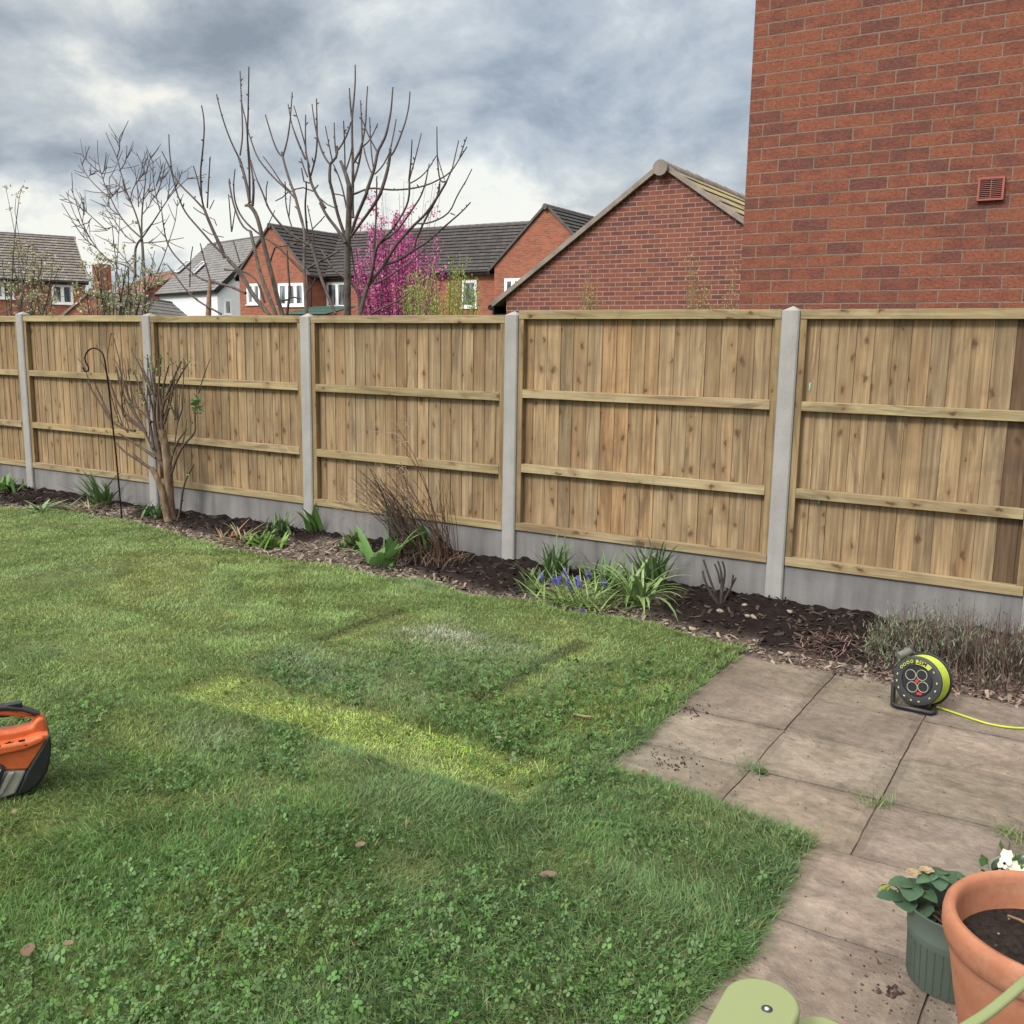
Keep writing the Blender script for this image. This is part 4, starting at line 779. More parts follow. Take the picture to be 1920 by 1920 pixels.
for fr, p, a, b in (
 ('1', [(1120, 1900), (1080, 1760), (1040, 1600), (980, 1440), (930, 1280), (900, 1160), (890, 1110)], 3, 2), ('1', [(900, 1165), (860, 1150), (790, 980), (705, 690)], 1.6, 1), ('1', [(905, 1150), (940, 1050), (960, 950), (985, 750), (1008, 440)], 1.7, 1), ('1', [(1040, 1630), (980, 1560), (850, 1450), (700, 1290), (600, 1150), (560, 1020), (500, 850)], 2, 1.2), ('1', [(1000, 1560), (900, 1480), (780, 1290), (680, 1160)], 1.4, .9), ('1', [(960, 1560), (900, 1620), (820, 1660)], 1.3, 1), ('1', [(985, 740), (1050, 950), (1150, 1190)], 1, 1.4),
 ('3', [(1390, 1250), (1250, 1110), (1120, 980), (1050, 900), (920, 810), (850, 780)], 3, 1.8), ('3', [(1060, 910), (1000, 920), (960, 1030), (925, 1150)], 1.6, 2.2), ('3', [(1450, 1210), (1620, 1110), (1680, 1080), (1900, 960)], 2.6, 1.4), ('3', [(1060, 900), (1180, 900), (1330, 850), (1390, 800)], 1.4, 1.2), ('3', [(1840, 1840), (1700, 1500), (1620, 1280), (1580, 1130), (1520, 930), (1495, 870)], 3, 3.2), ('3', [(1495, 870), (1450, 750), (1440, 650), (1415, 300), (1445, 60), (1430, 0)], 2.4, 1.5), ('3', [(1480, 880), (1300, 800), (1180, 700), (1050, 570), (900, 370), (850, 200), (760, 0)], 2.4, 1.4), ('1', [(617, 1440), (560, 1280), (540, 1200)], 1.3, 1), ('3', [(1540, 900), (1530, 700), (1480, 480), (1450, 330)], 1.5, 1), ('3', [(1520, 660), (1620, 560), (1690, 480)], 1.2, 1), ('3', [(1230, 620), (1190, 500), (1150, 330), (1140, 0)], 1.3, 1), ('3', [(1195, 500), (1215, 200)], 1.1, .9), ('3', [(880, 270), (880, 100), (900, 0)], 1.2, 1), ('3', [(890, 640), (1000, 400)], 1.1, .8), ('3', [(1450, 1530), (1520, 1440), (1560, 1340)], 1.6, 1), ('3', [(1090, 1650), (1180, 1640), (1230, 1600), (1350, 1620)], 2, 1.6),
 ('3', [(1170, 1840), (1210, 1500), (1180, 1200), (1170, 950)], 2.6, 1.6)):
    T.go(fr, p, a, b, 'branch', spur=.26)
T.go('3', [(1010, 1840), (920, 1600), (820, 1350), (760, 1130), (700, 850), (662, 690)], 4., 3., 'trunk', ground=True, sides=8, Yfix=9.3)
T.go('3', [(920, 1850), (700, 1580), (500, 1230), (350, 1080)], 4.4, 3.8, 'trunk', ground=True, sides=8, Yfix=9.)
T.go('3', [(80, 1840), (88, 1600), (100, 1380)], 5.6, 3.2, 'cut_end', ground=True, sides=8, Yfix=8.8)
for fr, p, a, b in (
 ('3', [(662, 690), (620, 690), (560, 650), (480, 480), (420, 300), (380, 100), (365, 0)], 2, 1.6), ('1', [(310, 1470), (297, 1410)], 1.5, 1.2), ('3', [(830, 760), (720, 690), (560, 530), (470, 380), (430, 200), (430, 0)], 2, 1.3), ('1', [(350, 1440), (365, 1300)], 1.2, 1), ('3', [(400, 700), (385, 500), (358, 180)], 1.4, 1), ('3', [(405, 690), (450, 400)], 1.2, .9), ('3', [(860, 1690), (780, 1420), (700, 1300), (520, 1220), (450, 1240), (300, 1220)], 2.6, 1.6),
 ('5', [(830, 1390), (800, 1300), (740, 1180), (680, 1040), (650, 960)], 3.6, 2.6), ('5', [(650, 960), (630, 900), (628, 800), (620, 650), (640, 480), (655, 300), (650, 150), (630, 80)], 2, 1.1), ('5', [(660, 980), (540, 850), (460, 780), (390, 690), (340, 570), (290, 475)], 2, 1), ('5', [(680, 960), (690, 750), (705, 520)], 1.5, 1), ('5', [(625, 860), (600, 720), (560, 600)], 1.4, 1), ('5', [(380, 670), (355, 480), (350, 330)], 1.5, 1), ('5', [(860, 1390), (740, 1290), (640, 1170), (550, 1070), (490, 1000), (430, 870), (395, 740), (370, 640)], 2.2, 1.1), ('5', [(660, 1020), (600, 985), (560, 955)], 1.2, .9), ('5', [(700, 970), (740, 890)], 1, .8),
 ('5', [(1010, 1690), (850, 1620), (740, 1610), (700, 1570)], 3, 2.6), ('5', [(730, 1605), (600, 1560), (500, 1470), (400, 1370), (330, 1260), (310, 1150), (290, 1000)], 1.9, 1), ('5', [(800, 1870), (600, 1760), (500, 1670), (420, 1560), (340, 1450)], 2, 1.1), ('5', [(700, 1560), (650, 1390), (620, 1265)], 1.6, 1.1), ('5', [(1080, 1720), (980, 1560), (940, 1490), (840, 1490)], 2, 1.2), ('5', [(960, 1430), (930, 1330), (905, 1245)], 1.3, 1), ('5', [(530, 1640), (535, 1400), (555, 1290)], 1.2, .9), ('5', [(640, 1140), (700, 1180), (760, 1200), (820, 1210)], 1.1, .8), ('5', [(760, 1110), (740, 1060), (700, 1040)], 1, .8)):
    T.go(fr, p, a, b, 'branch', spur=.26)
t = thing('pruned_tree', 'bare tree of several leaning stems with torn pruned ends', 'tree', aty(520, 590, 9.6)*[1, 1, 0]); parts(T, t, {'branch': 'twig', 'cut_end': 'cut_wood'})

T = Trace(13., 5, .3)
T.go('7', [(880, 1830), (882, 1500), (868, 1200), (860, 1130)], 4, 2.6, 'trunk', ground=True, sides=8)
T.go('7', [(800, 1830), (795, 1440), (797, 1170), (855, 1130)], 3.2, 2, 'trunk', ground=True)
SP = ([(855, 1120), (740, 1020), (640, 900), (560, 740), (490, 580), (460, 480), (430, 350), (430, 170)], [(460, 490), (370, 420), (265, 300)], [(560, 740), (460, 660), (360, 560), (300, 490), (265, 350)], [(860, 1120), (830, 970), (790, 850), (720, 700), (660, 500), (620, 330), (570, 230), (510, 95)], [(620, 340), (645, 250), (645, 140)], [(640, 470), (710, 400), (715, 220)], [(860, 1110), (860, 900), (880, 700), (905, 500), (860, 400), (810, 290)], [(900, 500), (930, 400), (950, 310)], [(865, 1120), (950, 1000), (1040, 860), (1110, 750), (1180, 660), (1310, 540)], [(1040, 860), (1000, 720), (970, 560), (970, 370)], [(1000, 720), (1060, 560), (1090, 380)], [(1000, 620), (1040, 500), (1070, 390)], [(860, 900), (960, 780), (980, 700)], [(750, 780), (760, 650), (820, 570), (890, 490)], [(830, 820), (820, 640), (790, 430)], [(820, 580), (860, 470), (865, 380)],
 [(830, 1500), (690, 1370), (560, 1360), (430, 1240), (330, 1080), (220, 930), (130, 690)], [(430, 1230), (300, 1130), (200, 980), (80, 780)], [(370, 1150), (290, 1000), (250, 870), (200, 700), (170, 640)], [(520, 1050), (400, 940), (290, 840), (200, 790), (60, 700)], [(300, 900), (298, 720)], [(640, 1080), (590, 1000), (520, 1050)], [(800, 1170), (700, 1110), (600, 960), (490, 800)], [(930, 1620), (1060, 1350), (1110, 1200), (1190, 960), (1210, 750)], [(1100, 1150), (1060, 950), (1050, 750)], [(880, 1170), (1050, 1160), (1270, 1120)], [(640, 900), (560, 850), (480, 740)], [(720, 700), (660, 620), (570, 600)], [(780, 1430), (620, 1230), (540, 1150)], [(1180, 660), (1230, 540), (1255, 460)], [(1110, 750), (1130, 620), (1135, 500)], [(640, 640), (590, 700)], [(490, 600), (545, 640), (545, 530)], [(470, 500), (515, 440)], [(350, 520), (370, 490)], [(370, 930), (330, 980)], [(560, 730), (640, 630)], [(870, 760), (920, 690), (960, 640)])
for p in SP: T.go('7', p, 1.7 if len(p) > 5 else 1.1, .6, 'branch', spur=.02)
rn = random.Random(3)
for p in SP:
    for _ in range(5):
        i = rn.randrange(len(p)-1); f = rn.random(); a = np.array(p[i])*(1-f)+np.array(p[i+1])*f; d = np.array(p[i+1])-np.array(p[i]); d = d/np.linalg.norm(d); an = rn.choice((-1, 1))*rn.uniform(.35, .8); dd = np.array([d[0]*math.cos(an)-d[1]*math.sin(an), d[0]*math.sin(an)+d[1]*math.cos(an)]); ll = rn.uniform(60, 190); b = a+dd*ll*.5; c_ = b+(dd+np.array([0, -.18]))*ll*.5
        T.go('7', [tuple(a), tuple(b), tuple(c_)], .8, .5, 'branch', sides=4)
t = thing('bare_tree', 'leafless round headed tree with fine spreading twigs, in front of the rendered house', 'tree', aty(270, 590, 13.)*[1, 1, 0]); parts(T, t, {'branch': 'twig'})
# ------------------------------------------------------------------ leafy growth
def leaf_cloud(mb, pts, n, spread, size, cols, up=.3, seed=0, aspect=.45):
    """n small two-triangle leaves round each point"""
    g = np.random.default_rng(seed); P = np.repeat(np.asarray(pts, float), n, 0); N_ = len(P); P = P+g.normal(0, 1, (N_, 3))*np.asarray(spread)
    a = g.uniform(0, 6.28, N_); e = g.normal(up, .5, N_); d = np.stack([np.cos(a)*np.cos(e), np.sin(a)*np.cos(e), np.sin(e)], -1); s_ = np.cross(d, g.normal(0, 1, (N_, 3))); s_ /= np.linalg.norm(s_, axis=1, keepdims=True)
    Ls = size*g.uniform(.6, 1.4, (N_, 1)); V = np.stack([P, P+d*Ls*.5-s_*Ls*aspect*.5, P+d*Ls, P+d*Ls*.5+s_*Ls*aspect*.5], 1).reshape(-1, 3)
    c = np.asarray(cols)[g.integers(0, len(cols), N_)]*g.uniform(.65, 1.3, (N_, 1)); mb.add(V, np.arange(N_)[:, None]*4+np.arange(4), None, c); return mb
def strap(mb, base, az, Ln, w, lean, droop, tint, seg=7, fold=.25, roll=0.):
    d = np.array([math.cos(az), math.sin(az), 0]); s_ = np.array([-d[1], d[0], 0]); p = np.array(base, float); V = []; ds = Ln/seg
    for i in range(seg+1):
        t = i/seg; th = lean+droop*t**1.5; tan = d*math.sin(th)+np.array([0, 0, math.cos(th)]); nr = -d*math.cos(th)+np.array([0, 0, math.sin(th)])
        ww = w*.5*min(1, (1-t)**.55*1.25+.0)*(.55+.9*min(t*2.2, .5)); V += [p-s_*ww+nr*ww*fold, p.copy(), p+s_*ww+nr*ww*fold]; p = p+tan*ds
    Fc = []
    for i in range(seg): k = i*3; Fc += [(k, k+1, k+4, k+3), (k+1, k+2, k+5, k+4)]
    mb.add(V, np.array(Fc), None, tint)
def bedz(x, y): return float(bed_h(np.array([x]), np.array([y]))[0][0])
def clump(name, label, cat, px, n, Ln, w, lean, droop, cols, spread=.04, Y=None, seed=1, group=None, bias=None, ret=False, mat='leaf'):
    p = at(*px) if Y is None else aty(px[0], px[1], Y); x, y = p[0], p[1]; r_ = random.Random(seed); mb = MB()
    for i in range(int(n*1.35)):
        az = r_.uniform(0, 6.28) if bias is None else r_.gauss(bias[0], bias[1]); bx, by = x+r_.gauss(0, spread), min(y+r_.gauss(0, spread*.7), FY+.0)
        ln_ = r_.uniform(*lean); 
        if math.sin(az)*Ln[1]*math.sin(min(1.2, ln_+.5*droop[1]))+by > FY+.02: az = -az
        c = np.array(r_.choice(cols))*r_.uniform(.7, 1.25); strap(mb, (bx, by, bedz(bx, by)-.01), az, r_.uniform(*Ln)*1.3, w*r_.uniform(.8, 1.3), ln_, r_.uniform(*droop), c)
    t = thing(name, label, cat, (x, y, bedz(x, y)), group); mb.build('foliage', mat, t, True); return t
GR1 = [(.10, .17, .062), (.13, .21, .08), (.085, .145, .055)]; GR2 = [(.19, .29, .10), (.24, .33, .13), (.15, .24, .085)]; GR3 = [(.07, .13, .05), (.09, .16, .05)]; STRAW = [(.33, .28, .17), (.24, .19, .12), (.40, .35, .22)]
clump('daffodil_plant', 'upright strappy green leaf clump against the gravel board, farther from the bare rose stems', 'plant', (1042, 1092), 34, (.16, .27), .017, (.05, .7), (.3, 1.0), GR1, .045, seed=3)
clump('daffodil_plant', 'dense fan of dark green strap leaves beside the grape hyacinths', 'plant', (1136, 1112), 40, (.16, .26), .016, (.05, .75), (.2, .9), GR1, .045, seed=4)
clump('daffodil_plant', 'tall strap leaf clump standing behind the pale drooping leaves', 'plant', (1222, 1112), 42, (.18, .30), .019, (.0, .6), (.2, 1.0), GR1, .06, seed=5)
clump('daffodil_plant', 'pale green strap leaf clump flopping over onto the lawn edge', 'plant', (1192, 1132), 34, (.26, .38), .022, (.3, .95), (1.0, 2.0), GR2, .035, seed=6)
clump('small_tulip_plant', 'short broad leaved green plant left of the purple flowers', 'plant', (1000, 1110), 12, (.10, .17), .028, (.1, .7), (.2, .7), GR1, .03, seed=7)
clump('broad_leaf_plant', 'pale green broad tulip leaves sprawling onto the lawn edge below the dry stems', 'plant', (712, 1058), 11, (.20, .34), .075, (.25, 1.15), (.2, .9), [(.15, .27, .09), (.13, .24, .075)], .05, seed=12)
clump('iris_plant', 'blue green upright leaves rising among the dry stems', 'plant', (748, 1040), 14, (.22, .36), .03, (.05, .35), (.0, .3), [(.11, .19, .10), (.09, .16, .085)], .05, seed=9)
clump('broad_leaf_plant', 'dark green broad leaves at the foot of the dry stems on the right', 'plant', (792, 1050), 13, (.14, .24), .05, (.05, .5), (.1, .6), [(.075, .16, .035), (.10, .20, .045)], .055, seed=10)
clump('tulip_plant', 'single small broad leaved shoot beside the third concrete post', 'plant', (592, 1003), 9, (.12, .22), .042, (.05, .6), (.1, .7), [(.12, .23, .055), (.09, .18, .045)], .03, seed=13)
clump('low_leafy_plant', 'low fine leaved green plant between two dug soil patches', 'plant', (660, 1028), 44, (.05, .12), .014, (.2, 1.1), (.2, .9), [(.12, .19, .06), (.09, .14, .05)], .05, seed=14)
clump('primrose_plant', 'bright green low leafy plant at the lawn edge left of the third post', 'plant', (492, 1022), 46, (.07, .14), .03, (.3, 1.2), (.2, .8), [(.15, .27, .05), (.11, .21, .045)], .07, seed=15)
clump('sedum_plant', 'dark green pointed rosette against the gravel board left of the third post', 'plant', (523, 1006), 40, (.09, .16), .022, (.1, .9), (.1, .6), [(.075, .12, .05), (.10, .15, .065)], .06, seed=16)
clump('withered_plant', 'withered brown and straw leaves lying at the lawn edge', 'plant', (448, 1012), 46, (.12, .26), .014, (.9, 1.5), (.1, .5), STRAW+[(.22, .24, .11), (.28, .12, .07)], .10, seed=17)
clump('daffodil_plant', 'small dark strap leaf clump left of the black hook rod', 'plant', (196, 948), 24, (.18, .38), .026, (.1, .95), (.2, 1.1), GR3, .05, seed=18)
clump('withered_plant', 'straw coloured fallen leaves at the foot of the hook rod', 'plant', (150, 955), 34, (.12, .28), .016, (.9, 1.5), (.0, .4), STRAW+[(.2, .25, .12)], .12, seed=19)
clump('flopped_plant', 'pale grey green flopped leaves lying on the lawn edge near the first post', 'plant', (66, 957), 20, (.16, .30), .035, (1.0, 1.5), (.1, .4), [(.22, .32, .17), (.17, .26, .12)], .09, seed=20)
clump('low_leafy_plant', 'bright green leafy tuft left of the first post', 'plant', (8, 925), 40, (.08, .16), .03, (.2, 1.1), (.2, .8), [(.12, .22, .06), (.16, .27, .08)], .08, seed=21)
clump('low_leafy_plant', 'little green leaves at the foot of the pruned shrub', 'plant', (292, 968), 26, (.06, .16), .022, (.2, 1.0), (.2, .8), GR3+GR1, .07, seed=22)
# grape hyacinths
t = clump('grape_hyacinth', 'purple blue grape hyacinths over pale sprawling leaves at the lawn edge', 'flower', (1088, 1132), 130, (.16, .32), .009, (.6, 1.35), (.3, .9), [(.22, .31, .10), (.28, .36, .14), (.17, .25, .08)], .10, seed=23)
mb = MB(); st_ = MB(); r_ = random.Random(4)
for px in ((1033, 1112), (1040, 1118), (1047, 1124), (1060, 1118), (1066, 1112), (1070, 1122), (1062, 1128), (1075, 1128), (1079, 1117), (1018, 1118), (1095, 1118), (1090, 1156), (1138, 1130), (1058, 1126), (1082, 1124), (1050, 1116)):
    b = at(*px); h = r_.uniform(.09, .15) if px[1] < 1150 else .03; b[2] = max(0, bedz(b[0], b[1])); tp = b+np.array([r_.gauss(0, .02), r_.gauss(0, .02), h]); mb = MB(); st_ = MB(); st_.tube([b, tp], .002, 4, True, (.16, .24, .08))
    for k in range(26):
        f = k/26; rad = .013*(1-.55*f); a = k*2.4; c = tp+np.array([math.cos(a)*rad, math.sin(a)*rad, -.03+.045*f]); s_ = .0062
        mb.add([c+np.array(q)*s_ for q in ((1, 0, 0), (-1, 0, 0), (0, 1, 0), (0, -1, 0), (0, 0, 1), (0, 0, -1))], [(0, 2, 4), (2, 1, 4), (1, 3, 4), (3, 0, 4), (2, 0, 5), (1, 2, 5), (3, 1, 5), (0, 3, 5)], None, np.array((.16, .13, .48))*r_.uniform(.6, 1.4))
    sp = mb.build('flower_spike', 'petal', t, True); st_.build('flower_stem', 'stem', sp)

# dry stem clump
mb = MB(); r_ = random.Random(12); c0 = at(800, 1056); c0[1] = 5.5
def stem(mb, a, b, sag, r0, col, n=7):
    a, b = np.array(a, float), np.array(b, float); mid = (a+b)/2+np.array(sag); P = [(1-t)**2*a+2*t*(1-t)*mid+t*t*b for t in np.linspace(0, 1, n)]; mb.tube(P, np.linspace(r0, r0*.45, n), 4, False, col); return P
for i in range(85):
    f = r_.random(); b = np.array([c0[0]+r_.uniform(-.26, .20), c0[1]+r_.uniform(-.12, .14), 0]); q = (r_.uniform(664, 770), r_.uniform(865, 960)); tp = aty(q[0]+60*(b[0]-c0[0]), q[1], 5.42+r_.uniform(-.1, .16)); k = r_.uniform(.6, 1.3)
    stem(mb, b, tp, (.05, 0, .05), r_.uniform(.0028, .0046), np.array(r_.choice([(.06, .036, .028), (.045, .03, .024), (.09, .058, .042)]))*k)
for i in range(26):
    b = np.array([c0[0]+r_.uniform(.02, .28), c0[1]+r_.uniform(-.1, .1), 0]); q = (r_.uniform(795, 845), r_.uniform(890, 1000)); stem(mb, b, aty(q[0], q[1], 5.45+r_.uniform(-.1, .12)), (.05, 0, .02), r_.uniform(.0022, .004), (.085, .045, .032))
for q in ((748, 806), (752, 830), (760, 848)): stem(mb, (c0[0]+.1, c0[1], 0), aty(*q, 5.4), (.14, 0, .12), .004, (.09, .05, .035), 10)
ft = MB()
for i in range(170):
    q = (r_.choice([r_.uniform(640, 700), r_.uniform(690, 770), r_.uniform(744, 775)]), 0); yy = r_.uniform(915, 985) if q[0] < 700 else (r_.uniform(870, 940) if r_.random() < .6 else r_.uniform(785, 835)); b = aty(q[0], yy, 5.4+r_.uniform(-.1, .12)); a_ = r_.uniform(2.2, 3.6)
    stem(ft, b, b+np.array([math.cos(a_)*r_.uniform(.02, .12), r_.uniform(-.03, .03), r_.uniform(-.09, .06)]), (0, 0, .02), .0016, np.array((.34, .25, .17))*r_.uniform(.5, 1.2), 4)
for i in range(60):
    b = np.array([c0[0]+r_.uniform(-.2, .3), c0[1]+r_.uniform(-.2, .1), .0]); a_ = r_.uniform(0, 6.28); stem(ft, b, b+np.array([math.cos(a_)*.14, math.sin(a_)*.1, r_.uniform(.01, .14)]), (0, 0, .05), .002, np.array((.26, .18, .12))*r_.uniform(.5, 1.3), 5)
t = thing('dry_stem_clump', 'clump of dry reddish brown stems leaning left in the flower bed', 'plant', (c0[0], c0[1], 0)); mb.build('stems', 'stem', t, True); ft.build('seed_heads', 'stem', t, True)
# pruned shrub
T = Trace(5.52, 21, .10); T.k = 1.6
T.go('8', [(1012, 1625), (995, 1480), (985, 1200), (960, 1000), (935, 850)], 6.2, 4, 'trunk', ground=True, sides=8, Yfix=5.55); T.go('8', [(985, 1630), (935, 1380), (880, 1230), (840, 1175)], 4.8, 3, 'trunk', ground=True, sides=8, Yfix=5.5)
tips = []
for p, a in (([(985, 1250), (930, 1130), (870, 1050), (820, 950), (780, 850)], 3), ([(920, 1110), (880, 900), (860, 700), (880, 540), (850, 300)], 3), ([(850, 1190), (800, 1160), (700, 1090), (600, 1040), (540, 960)], 2), ([(775, 1135), (680, 1050)], 1.2), ([(880, 1090), (800, 1030), (720, 980), (640, 930), (560, 880)], 2), ([(790, 870), (760, 820), (700, 720), (640, 560), (580, 380), (565, 250)], 1.8), ([(760, 830), (650, 750), (560, 640), (480, 430)], 1.6), ([(700, 720), (600, 560), (540, 310)], 1.3), ([(800, 880), (700, 800), (590, 740), (580, 400)], 1.4), ([(700, 860), (600, 840), (500, 790), (400, 620), (285, 440)], 1.6), ([(510, 795), (430, 620), (350, 440)], 1.3), ([(640, 870), (560, 780)], 1.2), ([(860, 1010), (830, 800), (790, 640), (750, 500), (690, 350)], 1.9), ([(860, 700), (800, 450), (740, 290), (680, 190)], 1.2), ([(935, 850), (925, 700), (960, 580), (1010, 450), (1100, 260)], 2.3), ([(960, 600), (1020, 520), (1080, 400), (1155, 280)], 1.5), ([(935, 720), (915, 600), (900, 450), (920, 350), (910, 250)], 2), ([(940, 600), (945, 450), (990, 300)], 1.4), ([(950, 800), (1010, 600), (1050, 350)], 1.4), ([(990, 1180), (1030, 1020), (1080, 920), (1140, 850)], 1.8), ([(1000, 1260), (1060, 1080), (1120, 970), (1220, 880), (1235, 830), (1200, 760), (1225, 640), (1255, 495)], 1.7), ([(1060, 1640), (1090, 1560), (1100, 1420), (1130, 1280), (1205, 1150)], 1.5), ([(940, 1000), (900, 800), (895, 560)], 2.2), ([(1010, 640), (1060, 800), (1040, 660)], 1), ([(1060, 800), (1105, 670)], 1), ([(840, 780), (790, 720), (690, 640)], 1.2), ([(890, 620), (830, 480), (770, 330)], 1.2), ([(910, 800), (970, 700), (1000, 560), (1005, 430)], 1.3)):
    T.go('8', p, a, .8, 'branch', spur=.15)
rs = random.Random(77); bp_ = [p for p in T.P if p[1] < 860]
for _ in range(34):
    u, v, yy = rs.choice(bp_); dx = (u-300)*.35+rs.uniform(-14, 14); dy = -rs.uniform(30, 120); ox, oy, k = FR['8']; T.go('8', [((u-ox)/k, (v-oy)/k), ((u+dx*.45-ox)/k, (v+dy*.5-oy)/k), ((u+dx*.7-ox)/k, (max(v+dy, 672)-oy)/k)], .9, .5, 'branch', spur=.1, sides=4)
def f8(pts, Y, fr='8'): ox, oy, k = FR[fr]; return [aty(ox+a*k, oy+b*k, Y+random.uniform(-.06, .06)) for a, b in pts]
lv = MB(); leaf_cloud(lv, f8([(690, 340), (840, 240), (910, 240), (980, 290), (1050, 320), (1180, 270), (750, 290), (910, 350), (940, 430), (1000, 420), (820, 490), (800, 600), (780, 640), (690, 650), (640, 600), (1000, 640), (1010, 550), (930, 530), (1010, 1040), (1130, 830), (545, 740), (870, 1010), (1170, 1240), (760, 520), (710, 490), (870, 330), (1110, 265)], 5.5), 9, (.022, .02, .03), .03, [(.10, .17, .05), (.16, .24, .075), (.08, .14, .045)], .5, 4)
leaf_cloud(lv, f8([(1230, 600), (1225, 640), (1225, 690)], 5.5), 16, (.015, .015, .025), .05, [(.09, .15, .05), (.07, .12, .04)], .4, 5)
t = thing('pruned_shrub', 'pruned woody shrub budding green in front of the second concrete post', 'shrub', at(315, 972)); parts(T, t, {'trunk': 'shrub_bark', 'branch': 'shrub_twig'}); lv.build('leaves', 'leaf', t)
# bare rose
T = Trace(5.51, 2, .2); T.k = 1.9
for p, a in (([(1580, 530), (1590, 350), (1578, 240), (1560, 200)], 2.2), ([(1575, 530), (1555, 510), (1500, 420), (1450, 300), (1450, 270)], 1.7), ([(1560, 510), (1540, 430), (1490, 300), (1475, 240), (1455, 190)], 1.4), ([(1590, 510), (1640, 420), (1670, 350), (1690, 320)], 1.4), ([(1660, 370), (1670, 300)], 1), ([(1590, 400), (1615, 300), (1605, 230), (1590, 200)], 1.2), ([(1575, 360), (1560, 280), (1535, 220)], 1.1), ([(1570, 530), (1530, 440), (1540, 420)], 1.5), ([(1540, 505), (1500, 545), (1475, 560)], 1.2)): T.go('9', p, a, .9, 'stems', ground=(p[0] == (1580, 530)), spur=.12)
t = thing('bare_rose', 'bare dark rose stems cut short in front of the gravel board', 'plant', at(1345, 1140)); parts(T, t, {'stems': 'dark_twig'})
# lavender
g = np.random.default_rng(6); n = 2600; x = g.uniform(-.98, .42, n); y = np.clip(g.normal(5.22, .17, n), 4.86, 5.66); mid = np.clip(1-((x+.33)/.78)**4, .25, 1)
base = np.stack([x*.92-.03, y, np.full(n, -.01)], -1); h = g.uniform(.12, .33, n)*mid*(1-.5*np.clip((5.15-y)/.3, 0, 1)); az = np.where(g.random(n) < .7, np.arctan2(y-5.25, (x+.33))+g.normal(0, .6, n), g.uniform(0, 6.28, n)); az = np.where((y > 5.45), -np.abs(az), az)
mb = MB(); ct = np.array([.115, .078, .064])*g.uniform(.4, 1.5, (n, 1))*g.uniform(.9, 1.1, (n, 3)); V, Fc, Tt = blades(base, h, np.full(n, .0052), az, np.abs(g.normal(.35, .25, n)), g.normal(.05, .15, n), ct); mb.add(V, Fc, None, Tt)
lv = MB(); k = np.repeat(np.arange(n), 7); ff = g.uniform(.35, 1.0, len(k)); dd = np.stack([np.cos(az), np.sin(az)], -1)[k]; bp = base[k].copy(); hh = h[k]; bp[:, :2] += dd*(.4*ff*hh)[:, None]+g.normal(0, .012, (len(k), 2)); bp[:, 2] += hh*ff*.9
gw = np.clip(1.0-(x[k]+1.0)/1.0, .12, 1)*.55*(.2+1.2*vnoise(x[k], y[k], 5, 2)); kk = g.random(len(k)) < gw; bp = bp[kk]; n2 = len(bp)
cc = np.array([.155, .19, .115])*g.uniform(.5, 1.5, (n2, 1))*g.uniform(.93, 1.07, (n2, 3)); V, Fc, Tt = blades(bp, g.uniform(.015, .04, n2), np.full(n2, .0045), g.uniform(0, 6.28, n2), np.abs(g.normal(.5, .4, n2)), g.normal(.2, .2, n2), cc); lv.add(V, Fc, None, Tt)
t = thing('lavender_bush', 'straggly grey green lavender bush with brown twigs behind the cable reel', 'shrub', (-.35, 5.2, 0)); mb.build('stems', 'stem', t); lv.build('leaves', 'leaf', t)
n = 2600; x = g.uniform(-1.3, .5, n); y = g.uniform(4.62, 5.3, n); base = np.stack([x, y, bed_h(x, y)[0]], -1); cc = np.array([.15, .095, .075])*g.uniform(.3, 1.5, (n, 1)); V, Fc, Tt = blades(base, g.uniform(.01, .05, n), np.full(n, .005), g.uniform(0, 6.28, n), np.abs(g.normal(1.6, .5, n)), g.normal(.2, .3, n), cc); mb = MB(); mb.add(V, Fc, None, Tt)
tag(mb.build('dry_litter', 'stem'), 'dry brown twigs and litter below the lavender', 'plant litter', kind='stuff')
# stones
r_ = random.Random(9)
for i, px in enumerate(((1396, 1146), (1402, 1166), (1412, 1164), (1350, 1156), (1480, 1162), (775, 1082), (742, 1068), (1152, 1132))):
    p = at(*px); p[2] = bedz(p[0], p[1])+.006; bm = bmesh.new(); bmesh.ops.create_icosphere(bm, subdivisions=2, radius=1.)
    for v in bm.verts: v.co = Vector((v.co.x*(1.25+.2*math.sin(3*v.co.y+i)), v.co.y*.9, v.co.z*.65))*(1+.22*math.sin(v.co.x*3.1+i*2)*math.cos(v.co.y*2.7+i))
    me = bpy.data.meshes.new('stone'); bm.to_mesh(me); bm.free(); me.materials.append(MT['stone']); o = bpy.data.objects.new('stone', me); C.objects.link(o); o.location = p; o.scale = [r_.uniform(.015, .026)]*3; o.rotation_euler = (r_.uniform(-.3, .3), r_.uniform(-.3, .3), r_.uniform(0, 6))
    tag(o, 'small pale stone lying in the flower bed soil', 'stone', 'stones in the flower bed')

# ------------------------------------------------------------------ shrubs and blossom beyond the fence
def spray(mb, lv, b, tp, bend, r0, nleaf, spread, size, cols, seed, col=(.10, .075, .06), start=.25, up=.3, aspect=.45):
    P = stem(mb, b, tp, bend, r0, col, 9); P = np.array(P); t = np.linspace(start, 1, nleaf); pts = np.stack([np.interp(t, np.linspace(0, 1, 9), P[:, k]) for k in range(3)], -1); leaf_cloud(lv, pts, 1, spread, size, cols, up, seed, aspect)
